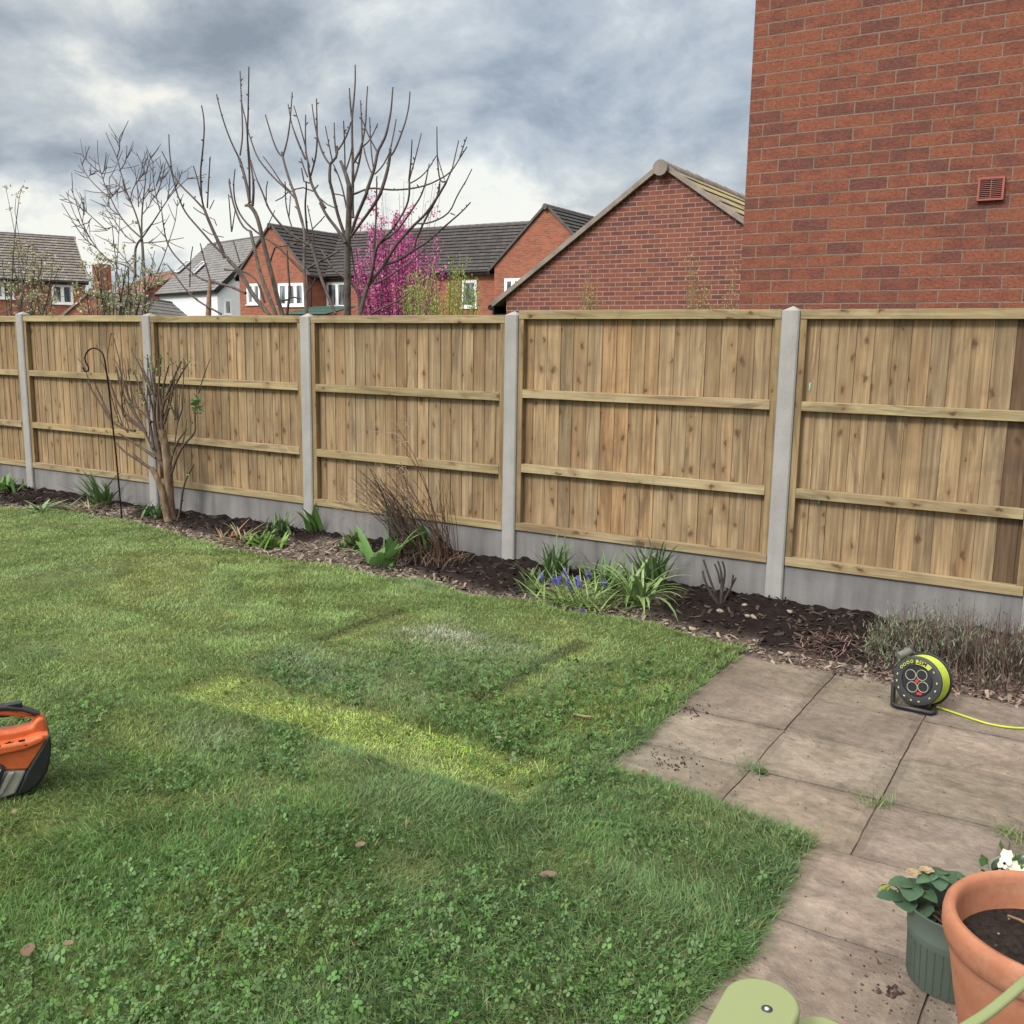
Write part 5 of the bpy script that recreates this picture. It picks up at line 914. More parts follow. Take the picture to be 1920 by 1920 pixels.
# magenta blossom tree
Y0 = 16.5; mb, lv = MB(), MB(); r_ = random.Random(31); b0 = aty(745, 590, Y0); b0[2] = 0; k1 = 1/pxm(aty(745, 500, Y0))
mb.tube([b0, b0+np.array([0, 0, .8])], [.10, .07], 8, True, (.1, .075, .07))
PK = [(.54, .10, .30), (.62, .17, .39), (.36, .055, .20), (.66, .25, .45)]
for i in range(64):
    u = r_.gauss(0, 1)*46+750; u = min(max(u, 668), 842); top = 395+abs(u-738)*.62+r_.uniform(0, 105); dy = r_.uniform(-.7, .7)
    a = aty(745+(u-745)*.6, 600, Y0+dy*.4); a[2] = max(.5, a[2]-r_.uniform(0, .6)); tp = aty(u, top, Y0+dy); hgt = tp[2]-a[2]
    spray(mb, lv, a, tp, ((tp[0]-a[0])*.25, 0, -.05), .016, int(120*hgt), (.055, .05, .03), .045, PK, 100+i, (.09, .06, .06), .10, .5, .8)
for q in ((693, 372), (700, 385), (705, 402), (760, 405), (770, 395), (758, 428), (672, 420), (685, 425), (742, 412), (722, 415), (812, 400), (655, 432), (697, 440)): leaf_cloud(lv, [aty(*q, Y0)], 34, (.06, .05, .07), .045, PK, .4, q[0], .8)
for i in range(26):
    u = r_.uniform(690, 830); tp = aty(u, r_.uniform(330, 440), Y0+r_.uniform(-.5, .5)); stem(mb, aty(745+(u-745)*.6, 540, Y0), tp, (0, 0, 0), .007, (.14, .10, .09)); leaf_cloud(lv, [tp], 3, (.03, .03, .05), .035, PK, .4, i)
t = thing('blossom_tree', 'magenta pink blossom tree in full flower behind the fence', 'tree', b0*[1, 1, 0]); mb.build('trunk', 'stem', t, True); lv.build('crown', 'petal', t)
# fresh green shrub in front of it
Y0 = 14.2; mb, lv = MB(), MB(); LG = [(.27, .38, .075), (.36, .44, .11), (.21, .30, .06)]
for i in range(62):
    u = r_.choice([r_.uniform(748, 850), r_.uniform(748, 850), r_.uniform(845, 900)]); lim = 505 if u < 800 else (490 if u < 850 else (478 if u < 875 else 505)); top = r_.uniform(lim, 570)
    if i < 4: u, top = ((782, 500), (850, 488), (862, 482), (812, 492))[i]
    a = aty(u+(830-u)*.35, 610, Y0+r_.uniform(-.4, .4)); a[2] = .9; spray(mb, lv, a, aty(u, top, Y0+r_.uniform(-.5, .5)), (0, 0, 0), .009, 95, (.05, .05, .03), .05, LG, 300+i, (.14, .12, .06), .35, .9, .28)
b0 = aty(825, 600, Y0); 
for i in range(9): stem(mb, (b0[0]+r_.uniform(-.25, .25), Y0+r_.uniform(-.2, .2), 0), (b0[0]+r_.uniform(-.5, .5), Y0+r_.uniform(-.3, .3), 1.1), (0, 0, 0), .02, (.12, .1, .06))
t = thing('spring_shrub', 'fresh yellow green upright shrub in front of the pink blossom tree', 'shrub', b0*[1, 1, 0]); mb.build('stems', 'stem', t); lv.build('leaves', 'leaf', t)
# slender yellowing shrubs against the garage wall
def wisps(name, label, Y0, tops, base_px, seed, cols, n=40, dens=70):
    mb, lv = MB(), MB(); r_ = random.Random(seed); b0 = aty(base_px, 600, Y0); b0[2] = 0
    for i in range(n):
        u, v = r_.choice(tops); u += r_.gauss(0, 7); v = v+abs(r_.gauss(0, 22)); a = (aty(u+(base_px-u)*.35, 600, Y0)[0], Y0+r_.uniform(-.2, .2), r_.uniform(1.0, 1.7)); spray(mb, lv, a, aty(u, min(v, 578), Y0+r_.uniform(-.3, .3)), (0, 0, 0), .006, int(dens*.5), (.03, .03, .04), .032, cols, seed*50+i, (.2, .15, .08), .2, .6, .4)
    for i in range(8): stem(mb, (b0[0]+r_.uniform(-.1, .1), Y0, 0), (b0[0]+r_.uniform(-.4, .4), Y0, 1.5), (0, 0, 0), .012, (.14, .11, .07))
    t = thing(name, label, 'shrub', b0); mb.build('stems', 'stem', t); lv.build('leaves', 'leaf', t)
YG = [(.36, .33, .10), (.44, .37, .12), (.28, .28, .08), (.38, .26, .11)]
wisps('wispy_shrub', 'thin yellow green shrub in front of the middle of the garage gable', 13.4, [(1105, 500), (1108, 520), (1100, 535), (1115, 545), (1118, 560), (1085, 570)], 1106, 3, YG, 30, 60)
wisps('wispy_shrub', 'thin yellow green shrub between the garage gable and the tall brick wall', 13.0, [(1295, 475), (1300, 510), (1320, 520), (1325, 535), (1290, 535), (1372, 500), (1360, 560), (1340, 560), (1380, 540)], 1330, 4, YG, 46, 60)
# budding bushes at the left, over the fence
BL = [(.32, .34, .16), (.42, .41, .25), (.25, .28, .11), (.38, .31, .21)]
def bush(name, label, Y0, bounds, n, seed, twig, cols, tall=()):
    mb, lv = MB(), MB(); r_ = random.Random(seed); x0, x1, t0, t1 = bounds; bp = (x0+x1)/2; b0 = aty(bp, 600, Y0); b0[2] = 0
    for i in range(n):
        u = r_.uniform(x0, x1); top = r_.uniform(t0, t1) if i >= len(tall) else tall[i][1]; u = u if i >= len(tall) else tall[i][0]
        a = np.array([aty(bp+(u-bp)*.3, 600, Y0)[0], Y0+r_.uniform(-.3, .3), r_.uniform(.3, 1.1)]); tp = aty(u, top, Y0+r_.uniform(-.6, .6)); P = stem(mb, a, tp, ((tp[0]-a[0])*-.15, 0, .2), .011, twig, 9)
        for k in range(r_.randint(2, 5)):
            q = P[r_.randint(4, 8)]; e = q+np.array([r_.uniform(-.28, .28), r_.uniform(-.2, .2), r_.uniform(.02, .25)]); stem(mb, q, e, (0, 0, .03), .005, twig, 4)
            for w_ in range(3): leaf_cloud(lv, [q+(e-q)*r_.uniform(.3, 1)], r_.randint(2, 7), .026, .042, cols, .5, seed*1000+i*20+k*3+w_, .55)
    t = thing(name, label, 'bush', b0); mb.build('stems', 'stem', t); lv.build('leaves', 'leaf', t)
bush('budding_bush', 'sparse bush coming into pale leaf over the fence, in front of the pantiled house', 8.6, (-15, 110, 455, 575), 30, 5, (.085, .07, .06), BL, ((12, 358), (36, 372), (28, 395), (45, 470), (80, 500)))
bush('budding_bush', 'dense twiggy bush in pale bud at the foot of the leafless round tree', 9.4, (150, 300, 480, 575), 58, 6, (.075, .06, .05), BL, ((210, 420), (225, 400), (290, 470), (300, 500), (175, 500)))

# ------------------------------------------------------------------ hook, reel, power tool
ox, oy, k = FR['8']; YH = 5.327; mb = MB(); pts = [(588, 1610), (540, 1090), (510, 820), (470, 450), (440, 250), (425, 200), (405, 175), (380, 158), (350, 150), (322, 155), (295, 175), (278, 200), (270, 235), (278, 272), (295, 300), (303, 322), (298, 342), (282, 352), (266, 343), (254, 316)]
P = [aty(ox+a*k, oy+b*k, YH) for a, b in pts]; mb.tube([P[0]-np.array([.003, 0, .15])]+P[:5], .0075, 8); mb2 = MB(); mb2.tube(P[4:], .0065, 8)
t = thing('plant_hook', 'black iron shepherd hook standing in the bed left of the pruned shrub', 'plant hook', P[0]); mb.build('rod', 'iron', t, True); mb2.build('hook', 'iron', t, True)

cen = at(1720, 1277, .128); n_ = np.array([-.25, -.95, .13]); n_ /= np.linalg.norm(n_); xr = np.cross((0, 0, 1.), n_); xr = xr/np.linalg.norm(xr); yr = np.cross(n_, xr); RM = np.eye(4); RM[:3, 0] = xr; RM[:3, 1] = yr; RM[:3, 2] = n_; RM[:3, 3] = cen
t = thing('cable_reel', 'round black cable reel wound with lime yellow cable standing on the patio', 'cable reel', (cen[0], cen[1], 0))
def disc(mb, prof, sides=48, M=None): mb.M = RM if M is None else M; mb.lathe(prof, (0, 0, 0), sides); return mb
q = disc(MB(), [(.0, 0), (.068, 0), (.070, .004), (.097, .006), (.106, .003), (.109, -.003), (.105, -.009), (.06, -.009), (0, -.009)]); q.build('front_flange', 'dark_grey_plastic', t, 40)
q = disc(MB(), [(.0, -.082), (.113, -.082), (.118, -.087), (.113, -.093), (0, -.093)]); q.build('rear_flange', 'black_plastic', t, 40)
q = disc(MB(), [(.06, -.010), (.06, -.081)]); q.build('drum', 'black_plastic', t, 40)
q = MB(); q.M = RM
for j in range(9):
    z = -.0135-.0078*j; rr_ = .103 if j % 2 else .1055; an = np.linspace(0, 2*np.pi, 49); q.tube([(rr_*math.cos(a), rr_*math.sin(a), z) for a in an], .0043, 6, False)
an = np.linspace(0, 14*np.pi, 240); q.tube([(.094*math.cos(a), .094*math.sin(a), -.014-.062*(.5-.5*math.cos(a/7*1.))) for a in an], .0045, 6); q.build('cable_coil', 'lime', t, True)
q = disc(MB(), [(0, .0052), (.064, .0052), (.0665, .002)]); q.build('socket_plate', 'black_plastic', t, 40)
for sx, sy in ((-.030, .021), (.018, .031), (-.016, -.030), (.030, -.019)):
    M = RM.copy(); M[:3, 3] = RM[:3, 3]+xr*sx+yr*sy; q = MB(); q.M = M; an = np.linspace(0, 2*np.pi, 29); q.tube([(.0225*math.cos(a), .0225*math.sin(a), .0062) for a in an], .0016, 6, False); so_ = q.build('socket', 'socket_ring', t, True)
    q = MB(); q.M = M
    for a, b, w_, h_ in ((0, .008, .003, .008), (-.009, -.006, .007, .003), (.009, -.006, .007, .003)): q.box((a-w_/2, b-h_/2, .0052), (a+w_/2, b+h_/2, .0066))
    q.build('pin_hole', 'vent_dark', so_)
q = MB(); q.M = RM; q.lathe([(0, .009), (.007, .009), (.0085, .005)], (.001, .0, 0), 20); q.build('reset_button', 'red_plastic', t, 40)
q = MB(); q.M = RM; q.box((.008, -.056, .004), (.030, -.046, .010), None, 0, None, Matrix.Rotation(R(8), 3, 'Z'), (.02, -.05, 0)); q.build('power_switch', 'red_plastic', t)
q = MB(); q.M = RM; r0_, r1_ = .073, .0945; an = np.linspace(R(52), R(100), 13)
q.add([(r_q*math.cos(a), r_q*math.sin(a), .0088) for a in an for r_q in (r0_, r1_)], [(2*i+1, 2*i, 2*i+2, 2*i+3)[::-1] for i in range(12)]); lab = q.build('label', 'lime_print', t)
tcv = bpy.data.curves.new('lettering', 'FONT'); tcv.body = '25M'; tcv.size = .024; tcv.align_x = 'CENTER'; tcv.align_y = 'CENTER'; tcv.shear = .2; tcv.materials.append(MT['vent_dark']); tcv.offset = .0006
tmp = bpy.data.objects.new('lettering', tcv); C.objects.link(tmp); dg = bpy.context.evaluated_depsgraph_get(); tme = bpy.data.meshes.new_from_object(tmp.evaluated_get(dg)); bpy.data.objects.remove(tmp); tme.materials.clear(); tme.materials.append(MT['vent_dark'])
to = bpy.data.objects.new('lettering', tme); C.objects.link(to); to.parent = lab; a = R(82); ctr_ = cen+xr*(.0838*math.cos(a))+yr*(.0838*math.sin(a))+n_*.0096
MM = Matrix.Identity(4); tx_ = xr*math.sin(a)-yr*math.cos(a); ty_ = np.cross(n_, tx_)
for i in range(3): MM[i][0] = tx_[i]; MM[i][1] = ty_[i]; MM[i][2] = n_[i]; MM[i][3] = (ctr_-LOC[t.name])[i]
to.matrix_local = MM
for a in (112, 124, 136, 148):
    q = MB(); q.M = RM; c_ = (.087*math.cos(R(a)), .087*math.sin(R(a)), .0085); an = np.linspace(0, 2*np.pi, 15); q.tube([(c_[0]+.0052*math.cos(b), c_[1]+.0062*math.sin(b), c_[2]) for b in an], .0018, 5, False); q.build('printed_mark', 'lime_print', t)
for a in (40, 172, 192, 212, 240, 262, 284, 318, 8, 345):
    c_ = np.array([.088*math.cos(R(a)), .088*math.sin(R(a)), .0078]); q = MB(); q.M = RM; q.box(c_-[.0045, .0028, 0], c_+[.0045, .0028, .0012], None, 0, None, Matrix.Rotation(R(a+90), 3, 'Z'), c_); q.build('printed_mark', 'lime_print', t)

# stand and carrying handle
gl = at(1674, 1322, .012); gr = at(1752, 1338, .012); bk = np.array([-.03, .16, 0]); hubs = cen-n_*.045
q = MB(); q.tube([gl+bk*.9+[0, 0, .05], gl+bk*.35+[0, 0, .004], gl+bk*.08, gl+(gr-gl)*.08, gl+(gr-gl)*.5, gl+(gr-gl)*.92, gr+bk*.08, gr+bk*.4+[0, 0, .004], gr+bk*.9+[0, 0, .05]], .0105, 10); q.build('stand', 'black_plastic', t, True)
q = MB(); q.tube([gl+bk*.9+[0, 0, .05], cen-n_*.105, gr+bk*.9+[0, 0, .05]], .009, 8); q.tube([cen-n_*.105, cen-n_*.088], .02, 12); q.tube([cen-n_*.105, cen-n_*.11-xr*.07+yr*.09], .009, 8); q.build('bracket', 'black_plastic', t, True)
hq = aty(1696, 1225, float((cen-n_*.09)[1])); q = MB(); hd = np.array([-.35, -.45, -.18]); hd /= np.linalg.norm(hd); q.tube([hq-hd*.034, hq-hd*.03, hq+hd*.03, hq+hd*.034], [.012, .0165, .0185, .016], 14); q.tube([cen-n_*.11-xr*.07+yr*.09, hq-hd*.034], .008, 8); q.build('handle', 'grip_grey', t, 40)
q = MB(); cp = [at(x, y, z) for x, y, z in ((1722, 1312, .03), (1738, 1320, .016), (1765, 1328, .007), (1800, 1340, .006), (1850, 1357, .006), (1890, 1364, .006), (1925, 1366, .006), (2010, 1362, .006), (2150, 1350, .006))]
A = np.array(cp); ti = np.linspace(0, len(A)-1, 50); A2 = np.stack([np.interp(ti, np.arange(len(A)), A[:, k_]) for k_ in range(3)], -1)
for _ in range(4): A2[1:-1] = (A2[:-2]+2*A2[1:-1]+A2[2:])/4
q.tube(A2, .0047, 8); q.build('cable', 'lime', t, True)

# power tool at the left edge
P0 = at(30, 1500); P0[2] = .01; vd = ray(30, 1440)[:2]; vd = vd/np.linalg.norm(vd); ax = np.array([vd[1], -vd[0], 0]); ay = np.array([-ax[1], ax[0], 0]); k = .0002457
def tp_(x, y, d=0.): return P0+ax*((x-222)*k)+ay*d+np.array([0, 0, (1490-y)*k*1.06])
t = thing('garden_power_tool', 'orange garden power tool with black handle on the lawn at the left edge', 'power tool', P0)
def extr(name, pts, d0, d1, mat, par=None, bw=.006, seg=3, inset=0):
    n = len(pts); V = [tp_(x, y, d0) for x, y in pts]+[tp_(x, y, d1) for x, y in pts]; mb = MB(); area = sum(pts[i][0]*pts[(i+1) % n][1]-pts[(i+1) % n][0]*pts[i][1] for i in range(n))
    Fc = [tuple(range(n)), tuple(range(2*n-1, n-1, -1))]+[(i, n+i, n+(i+1) % n, (i+1) % n) for i in range(n)]; 
    if area > 0: Fc = [f[::-1] for f in Fc]
    mb.add(V, Fc); o = mb.build(name, mat, par or t, 40)
    if bw: bevel(o, bw, seg, 30)
    return o
body = extr('housing', [(-800, 760), (0, 750), (300, 745), (560, 690), (680, 700), (692, 740), (640, 800), (390, 1138), (120, 1098), (-800, 1098)], 0, .16, 'orange', None, .014, 4)
extr('housing_top', [(-800, 640), (0, 636), (300, 640), (470, 622), (515, 570), (560, 510), (640, 525), (665, 600), (692, 760), (560, 790), (-800, 790)], .035, .10, 'orange', body, .012, 4)
extr('housing_shoulder', [(-800, 760), (30, 745), (420, 735), (560, 690), (640, 730), (600, 800), (380, 860), (0, 885), (-800, 885)], -.012, .05, 'orange', body, .010, 3)
hp = extr('handle', [(-800, 400), (-500, 340), (-300, 310), (0, 300), (180, 320), (385, 375), (610, 490), (650, 560), (560, 600), (505, 520), (230, 456), (120, 430), (-100, 415), (-350, 450), (-500, 560), (-640, 640), (-800, 640)], .05, .085, 'orange', None, .012, 4)
extr('grip_cover', [(-500, 335), (-300, 300), (0, 285), (180, 302), (385, 358), (612, 485), (520, 482), (390, 410), (180, 368), (0, 355), (-300, 365), (-500, 410)], .046, .09, 'black_plastic', hp, .010, 3)
extr('trigger', [(-90, 420), (0, 405), (90, 405), (232, 450), (212, 468), (100, 458), (20, 482), (-40, 520), (-100, 500)], .055, .08, 'black_plastic', hp, .004, 2)
extr('safety_lever', [(165, 312), (180, 292), (388, 290), (388, 362), (280, 340)], .055, .08, 'black_plastic', hp, .003, 2)
extr('rear_guard', [(688, 685), (708, 850), (690, 1000), (640, 1200), (530, 1340), (400, 1440), (225, 1470), (300, 1320), (388, 1145), (560, 890), (640, 770)], -.008, .175, 'black_plastic', None, .012, 3)
lc = extr('lower_cover', [(-800, 1100), (122, 1103), (388, 1144), (298, 1318), (222, 1465), (0, 1492), (-800, 1488)], .004, .16, 'warm_grey', None, .010, 3)
extr('cover_ridge', [(150, 1125), (235, 1130), (60, 1420), (-20, 1400)], -.010, .02, 'warm_grey', lc, .005, 2)
gr_ = extr('starter_housing', [(-800, 950), (-60, 955), (60, 985), (128, 1050), (95, 1120), (40, 1290), (-30, 1370), (-800, 1370)], -.022, .03, 'dark_grey_plastic', None, .008, 3)
for i in range(7): extr('grille_bar', [(-700, 1040+46*i), (70-18*i, 1040+46*i), (60-18*i, 1068+46*i), (-700, 1068+46*i)], -.027, -.015, 'warm_grey', gr_, 0)
mk = MB()
for pts in ([(130, 712), (205, 694), (222, 714), (255, 696), (236, 722), (150, 722)], [(302, 700), (390, 697), (384, 726), (310, 728)], [(58, 716), (96, 734), (88, 748), (64, 738)], [(378, 772), (412, 776), (400, 792), (380, 790)]):
    mk.add([tp_(x, y, -.0135) for x, y in pts], [tuple(range(len(pts)))])
mk.build('markings', 'black_plastic', t)

# ------------------------------------------------------------------ pots and chair
def pot(name, label, prof, c, mat, sides=64, ribs=0):
    t = thing(name, label, 'plant pot', c); q = MB(); q.lathe(prof, c, sides); o = q.build('pot', mat, t, 50); return t
gc = np.array([-.200, 2.455, .002])
prof = [(0, 0), (.098, 0), (.101, .004), (.1062, .120), (.1092, .126), (.1082, .131), (.1112, .137), (.1102, .142), (.1145, .195), (.1175, .200), (.1165, .2035), (.113, .202), (.1105, .19), (.100, .05), (.0, .05)]
t = pot('green_planter', 'green grey ribbed metal pot holding the hellebore', prof, gc, 'green_pot')
q = MB()
for i in range(34):
    a = 2*math.pi*i/34; q.tube([gc+np.array([math.cos(a)*r_q, math.sin(a)*r_q, z]) for r_q, z in ((.1012, .008), (.1061, .119))], .0019, 4)
q.build('ribs', plain('rib_shadow_paint', (.05, .07, .055), .6, .1), t); q = MB(); g_ = 14
q.lathe([(0, .137), (.05, .14), (.1045, .133)], gc, 32); q.build('soil', 'pot_soil', t, True)
# hellebore
mb, lv = MB(), MB(); r_ = random.Random(17)
def hleaf(c, d, nrm_, Ln, w, col):
    d = np.array(d, float); d /= np.linalg.norm(d); s_ = np.cross(d, nrm_); s_ /= np.linalg.norm(s_); nn_ = np.cross(s_, d); V = []; n = 8
    for i in range(n+1):
        f = i/n; ww = w*.56*math.sin(math.pi*min(1, .05+.95*f)**.85)**.6 if i < n else 0; z = -.16*f*f*Ln; ser = 1+.06*(i % 2); V += [c+d*Ln*f+nn_*z-s_*ww*ser+nn_*ww*.22, c+d*Ln*f+nn_*z, c+d*Ln*f+nn_*z+s_*ww*ser+nn_*ww*.22]
    Fc = []
    for i in range(n): Fc += [(3*i, 3*i+1, 3*i+4, 3*i+3), (3*i+1, 3*i+2, 3*i+5, 3*i+4)]
    lv.add(V, Fc, None, np.array(col)*r_.uniform(.85, 1.15))
HG = (.058, .105, .060); HG2 = (.075, .135, .07)
for (px, py, z), m_, Ls in (((1711, 1660), .235, 0), 5, .070), (((1760, 1642), .265, 0), 5, .060), (((1692, 1692), .185, 0), 3, .065), (((1790, 1645), .25, 0), 4, .055), (((1735, 1690), .15, 0), 4, .05):
    pass
for (px, py), z, m_, Ls, w_ in (((1711, 1660), .235, 5, .062, .050), ((1757, 1640), .270, 5, .052, .038), ((1690, 1685), .205, 3, .06, .052), ((1792, 1646), .245, 4, .048, .038), ((1745, 1712), .15, 5, .046, .034), ((1724, 1692), .19, 3, .055, .05)):
    c = at(px, py, z); b = gc+np.array([r_.uniform(-.03, .03), r_.uniform(-.03, .03), .11]); stem(mb, b, c, (0, 0, .04), .003, (.10, .05, .04), 8); a0_ = r_.uniform(0, 6.28)
    for i in range(m_):
        a = a0_+i*6.28/m_*(.85 if m_ < 5 else 1); hleaf(c, (math.cos(a), math.sin(a), r_.uniform(-.25, .12)), np.array([0, 0, 1.]), Ls*r_.uniform(.8, 1.15), w_, HG if r_.random() < .7 else HG2)
for (px, py), z in (((1668, 1660), .215), ((1675, 1672), .20)):
    c = at(px, py, z); stem(mb, at(1690, 1672, .20), c, (0, 0, .01), .002, (.12, .10, .04), 5)
    for i in range(5): a = r_.uniform(1.9, 4.6); hleaf(c, (math.cos(a), math.sin(a), r_.uniform(-1.0, .5)), np.array([.2, .3, 1.]), .034, .011, (.22, .24, .05))
for (px, py), z in (((1712, 1636), .265), ((1737, 1632), .275)):
    c = at(px, py, z)
    for i in range(5): a = i*1.256; hleaf(c, (math.cos(a), math.sin(a), .25), np.array([0, 0, 1.]), .019, .019, (.36, .27, .16))
t = thing('hellebore', 'hellebore with dark blue green leaves growing in the green grey pot', 'plant', gc+[0, 0, .11]); mb.build('stems', 'stem', t, True); lv.build('leaves', 'leaf', t, True)
# terracotta
tcn = np.array([.014, 2.165, .002])
prof = [(0, 0), (.126, 0), (.132, .006), (.150, .09), (.168, .18), (.180, .25), (.1835, .272), (.1835, .286), (.188, .292), (.196, .300), (.200, .318), (.2005, .338), (.198, .352), (.190, .360), (.181, .358), (.176, .350), (.174, .335), (.173, .30), (.168, .27), (.150, .20), (0, .20)]
prof = [(a*1.09, b*1.07) for a, b in prof]; t = pot('terracotta_pot', 'large terracotta pot of dark soil at the right edge', prof, tcn, 'terracotta', 96)
q = MB(); nr_, na_ = 26, 80; rr_ = np.linspace(0, .186, nr_); an = np.arange(na_)*2*np.pi/na_; RR, AA = np.meshgrid(rr_, an, indexing='ij'); xx = tcn[0]+RR*np.cos(AA); yy = tcn[1]+RR*np.sin(AA); fd_ = 1-(RR/.187)**5; zz = .309+(.020*(vnoise(xx, yy, 24, 1, 4)-.5)*2+.010*(vnoise(xx, yy, 80, 3, 2)-.5)*2)*fd_-.004*(RR/.185)**4
zz[0] = zz[0].mean(); q.add(np.stack([xx, yy, zz], -1).reshape(-1, 3), np.array([(i*na_+j, (i+1)*na_+j, (i+1)*na_+(j+1) % na_, i*na_+(j+1) % na_) for i in range(nr_-1) for j in range(na_)])); q.build('soil', 'pot_soil', t, True)
q = MB(); a = at(1890, 1717, .318); b = at(1935, 1738, .320); q.tube([a, a*.5+b*.5+[0, 0, .003], b], .0032, 6); tw = q.build('twig', 'cut_wood', None, True); tag(tw, 'short pale cut twig lying on the soil in the terracotta pot', 'twig')
# third pot with violas
vc = np.array([-.058, 2.80, .002]); prof = [(0, 0), (.08, 0), (.10, .15), (.104, .158), (.102, .163), (.097, .160), (.094, .14), (.09, .12), (0, .12)]
t = pot('pale_green_planter', 'pale green pot of white violas behind the terracotta pot', prof, vc, 'green_pot_pale', 56)
q = MB(); q.lathe([(0, .142), (.06, .144), (.0935, .138)], vc, 32); q.build('soil', 'pot_soil', t, True)
lv, fl, mb = MB(), MB(), MB(); r_ = random.Random(8); cpt = []
for i in range(30):
    a = r_.uniform(0, 6.28); rr_ = r_.uniform(0, .095); c = vc+np.array([math.cos(a)*rr_, math.sin(a)*rr_, .145+r_.uniform(.01, .055)]); stem(mb, (c[0]*.8+vc[0]*.2, c[1]*.8+vc[1]*.2, .14), c, (0, 0, 0), .0013, (.12, .2, .06), 4); cpt.append(c)
    f_ = np.array([r_.uniform(-.5, .5), -1, r_.uniform(.1, .9)]); f_ /= np.linalg.norm(f_); ux = np.cross(f_, (0, 0, 1.)); ux /= np.linalg.norm(ux); uy = np.cross(ux, f_)
    for j, (da, Ls) in enumerate(((90-28, .021), (90+28, .021), (165, .017), (15, .017), (270, .019))):
        dv = ux*math.cos(R(da))+uy*math.sin(R(da)); pv = -ux*math.sin(R(da))+uy*math.cos(R(da)); fl.add([c+f_*.002*j, c+dv*Ls*.55+pv*Ls*.5+f_*.002*j, c+dv*Ls+f_*(.001*j-.002), c+dv*Ls*.55-pv*Ls*.5+f_*.002*j], [(0, 1, 2, 3)], None, (.80, .80, .62) if r_.random() < .5 else (.86, .87, .84))
    fl.add([c+f_*.0105+ux*.004*math.cos(b)+uy*(.004*math.sin(b)-.003) for b in np.linspace(0, 6.28, 8)[:-1]], [tuple(range(7))], None, (.03, .01, .05))
leaf_cloud(lv, [(vc+np.array([0, 0, .15]))], 110, (.045, .045, .012), .03, [(.06, .13, .035), (.09, .17, .05)], .3, 5, .6)
t = thing('viola_plant', 'white and cream violas flowering in the pale green pot', 'flower', vc+[0, 0, .14]); mb.build('stems', 'stem', t); lv.build('leaves', 'leaf', t); fl.build('flowers', 'petal', t)

# sage green garden chair, only its near corner is in the picture
def slat(mb, a, b, w, th, z_end=0.):
    """board from a to b (b end rounded), lying flat, thickness th downwards"""
    a, b = np.array(a, float), np.array(b, float); d = (b-a); d /= np.linalg.norm(d); s_ = np.cross((0, 0, 1.), d); s_ /= np.linalg.norm(s_); nn_ = np.cross(d, s_); h = w/2; c = b-d*h
    P = [a-s_*h]+[c+(-s_*math.cos(x)*h+d*math.sin(x)*h) for x in np.linspace(0, math.pi, 19)]+[a+s_*h]; n = len(P)
    V = [p for p in P]+[p-nn_*th for p in P]; mb.add(V, [tuple(range(n-1, -1, -1)), tuple(range(n, 2*n))]+[(i, (i+1) % n, n+(i+1) % n, n+i) for i in range(n)])
    return d, s_, nn_, c
zA = .62; e1 = at(1447, 1838, zA); s1 = at(1378, 1975, zA); d1 = (e1-s1)/np.linalg.norm(e1-s1)
ch = thing('garden_chair', 'sage green painted garden chair cut off by the bottom right corner', 'chair', (float(e1[0])+.15, float(e1[1])-.4, 0))
q = MB(); slat(q, e1-d1*.75, e1, .108, .024); ar = q.build('armrest', 'sage', ch, 50); bevel(ar, .005, 3, 40)
sp_ = at(1438, 1892, zA)+np.array([0, 0, .0005]); q = MB(); q.lathe([(0, .003), (.003, .0026), (.0046, .001), (.0046, -.002)], sp_, 20); q.build('screw', 'steel', ar, True); q = MB(); q.lathe([(.0048, .0006), (.0078, .0006), (.0082, -.001)], sp_, 24); q.build('washer', 'dark_grey_plastic', ar, True)
e2 = at(1556, 1908, .57); q = MB(); slat(q, e2-d1*.6, e2, .095, .024); bevel(q.build('seat_slat', 'sage', ch, 50), .005, 3, 40)
# curved back rail
zB = .60; cp = [at(x, y, zB) for x, y in ((1740, 1962), (1810, 1922), (1850, 1897), (1885, 1869), (1922, 1837), (1985, 1775), (2040, 1705))]; A = np.array(cp); ti = np.linspace(0, len(A)-1, 48); A2 = np.stack([np.interp(ti, np.arange(len(A)), A[:, k_]) for k_ in range(3)], -1)
for _ in range(6): A2[1:-1] = (A2[:-2]+2*A2[1:-1]+A2[2:])/4
tg = np.gradient(A2, axis=0); tg[:, 2] = 0; tg /= np.linalg.norm(tg, axis=1, keepdims=True); sd_ = np.stack([-tg[:, 1], tg[:, 0], 0*tg[:, 0]], -1)*.0078; dn = np.array([0, 0, .009]); V = np.stack([A2-sd_, A2+sd_, A2+sd_-dn, A2-sd_-dn], 1).reshape(-1, 3); n = len(A2)
Fc = [(4*i+j, 4*i+(j+1) % 4, 4*i+4+(j+1) % 4, 4*i+4+j) for i in range(n-1) for j in range(4)]+[(3, 2, 1, 0), (4*n-4, 4*n-3, 4*n-2, 4*n-1)]
q = MB(); q.add(V, Fc); bevel(q.build('curved_arm', 'sage', ch, 50), .003, 2, 40)
q = MB(); base_c = (e1+e2)/2-d1*.42; ux = np.array([d1[1], -d1[0], 0])
for i in range(5):
    c = base_c+ux*(.05+.1*i); slat(q, c-d1*.25+[0, 0, -.2], c+d1*.2+[0, 0, -.17], .09, .02)
q.build('seat', 'sage', ch, 50)
for c_ in (e1-d1*.12, e1-d1*.68, cp[1]-[0, 0, .02]):
    q = MB(); q.box((c_[0]-.03, c_[1]-.012, 0), (c_[0]+.03, c_[1]+.012, float(c_[2])-.025)); q.build('leg', 'sage', ch)

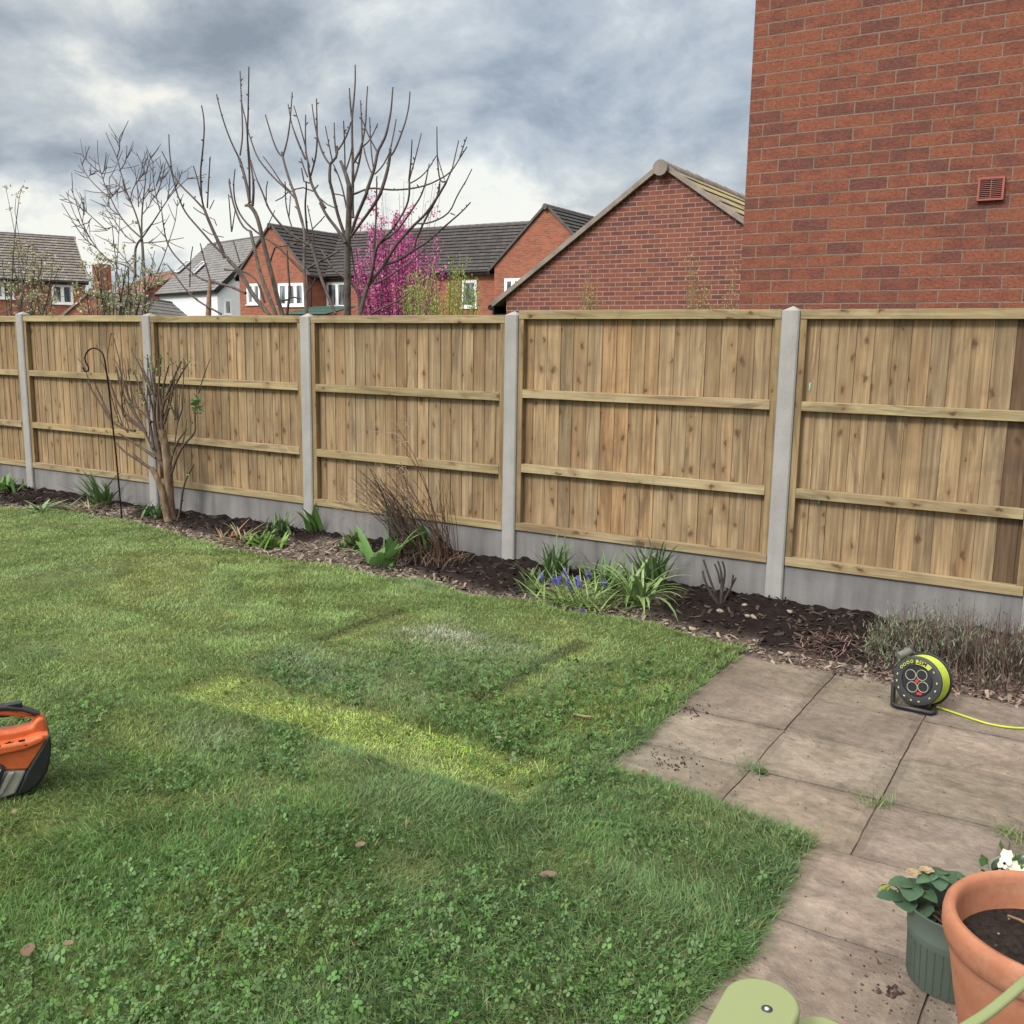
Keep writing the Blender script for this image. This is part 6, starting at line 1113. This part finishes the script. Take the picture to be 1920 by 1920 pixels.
# ------------------------------------------------------------------ fallen leaves, crumbs
def fallen(px, py, Ls, w, ang, col, label, z=.035, grp=None):
    p = at(px, py, z); q = MB(); d = np.array([math.cos(ang), math.sin(ang), .05]); s_ = np.array([-d[1], d[0], .1]); n = 8; V = []
    for i in range(n+1):
        f = i/n; ww = w*.5*math.sin(math.pi*f)**.75 if 0 < i < n else .0004; lift = .22*Ls*(f-.5)**2; V += [p+d*Ls*(f-.5)+s_*ww+[0, 0, lift+ww*.35], p+d*Ls*(f-.5)+[0, 0, lift], p+d*Ls*(f-.5)-s_*ww+[0, 0, lift+ww*.2]]
    col = np.array(col)*.55; q.add(V, [f for i in range(n) for f in ((3*i, 3*i+1, 3*i+4, 3*i+3), (3*i+1, 3*i+2, 3*i+5, 3*i+4))], None, col); o = q.build('fallen_leaf', 'leaf', None, True); tag(o, label, 'leaf', grp or 'fallen leaves')
fallen(52, 1783, .062, .034, -.6, (.30, .18, .125), 'large brown dead leaf on the grass near the bottom left corner', .04)
fallen(128, 1769, .03, .018, .5, (.33, .22, .15), 'small tan dead leaf right of the large brown one', .04)
fallen(26, 1522, .034, .017, -.5, (.42, .30, .19), 'tan dead leaf on the grass below the orange power tool', .035)
fallen(1027, 1640, .052, .026, .6, (.32, .20, .16), 'pinkish brown dead leaf on the grass left of the green pot', .04)
fallen(676, 1584, .034, .022, 1.2, (.35, .23, .17), 'brown dead leaf on the grass in the middle of the near lawn', .04)
fallen(1095, 1343, .10, .014, .1, (.42, .33, .20), 'long straw coloured leaf on the grass near the patio edge', .035)
fallen(934, 1383, .03, .018, .3, (.34, .34, .22), 'pale curled leaf at the edge of the lime grass strip', .04)
fallen(1429, 1447, .055, .034, -.3, (.075, .125, .04), 'green leaf lying on a joint of the patio slabs', .006)
fallen(1208, 1448, .045, .016, -.9, (.24, .10, .05), 'rusty brown leaf on the patio slab nearest the lawn corner', .006)
g = np.random.default_rng(2); xs, ys, sz = [], [], []
for (px, py), n, sp_, s_ in (((1673, 1862), 26, .012, .006), ((1690, 1850), 60, .10, .0032), ((1735, 1890), 40, .09, .003), ((1270, 1432), 60, .05, .004), ((1240, 1420), 40, .06, .003), ((1450, 1400), 60, .35, .0028), ((1700, 1300), 60, .2, .003), ((1600, 1500), 40, .35, .0025), ((1300, 1330), 50, .06, .005), ((1480, 1760), 40, .15, .0025)):
    p = at(px, py); xs.append(p[0]+g.normal(0, sp_, n)); ys.append(p[1]+g.normal(0, sp_, n)); sz.append(s_*g.uniform(.5, 1.6, n))
x, y, s_ = map(np.concatenate, (xs, ys, sz)); n = len(x); c = np.stack([x, y, s_*.5], -1); O6 = np.array([(1, 0, 0), (-1, 0, 0), (0, 1, 0), (0, -1, 0), (0, 0, 1), (0, 0, -1)], float)
V = (c[:, None]+O6[None]*s_[:, None, None]*g.uniform(.5, 1.2, (n, 6, 1))).reshape(-1, 3); Fc = (np.arange(n)[:, None, None]*6+np.array([(0, 2, 4), (2, 1, 4), (1, 3, 4), (3, 0, 4), (2, 0, 5), (1, 2, 5), (3, 1, 5), (0, 3, 5)])).reshape(-1, 3); mb = MB(); mb.add(V, Fc, None, np.repeat(np.array([.035, .024, .02])*g.uniform(.6, 2.4, (n, 1)), 8, 0)); tag(mb.build('soil_crumbs', 'stem'), 'dark crumbs of soil scattered on the patio slabs', 'soil', kind='stuff')
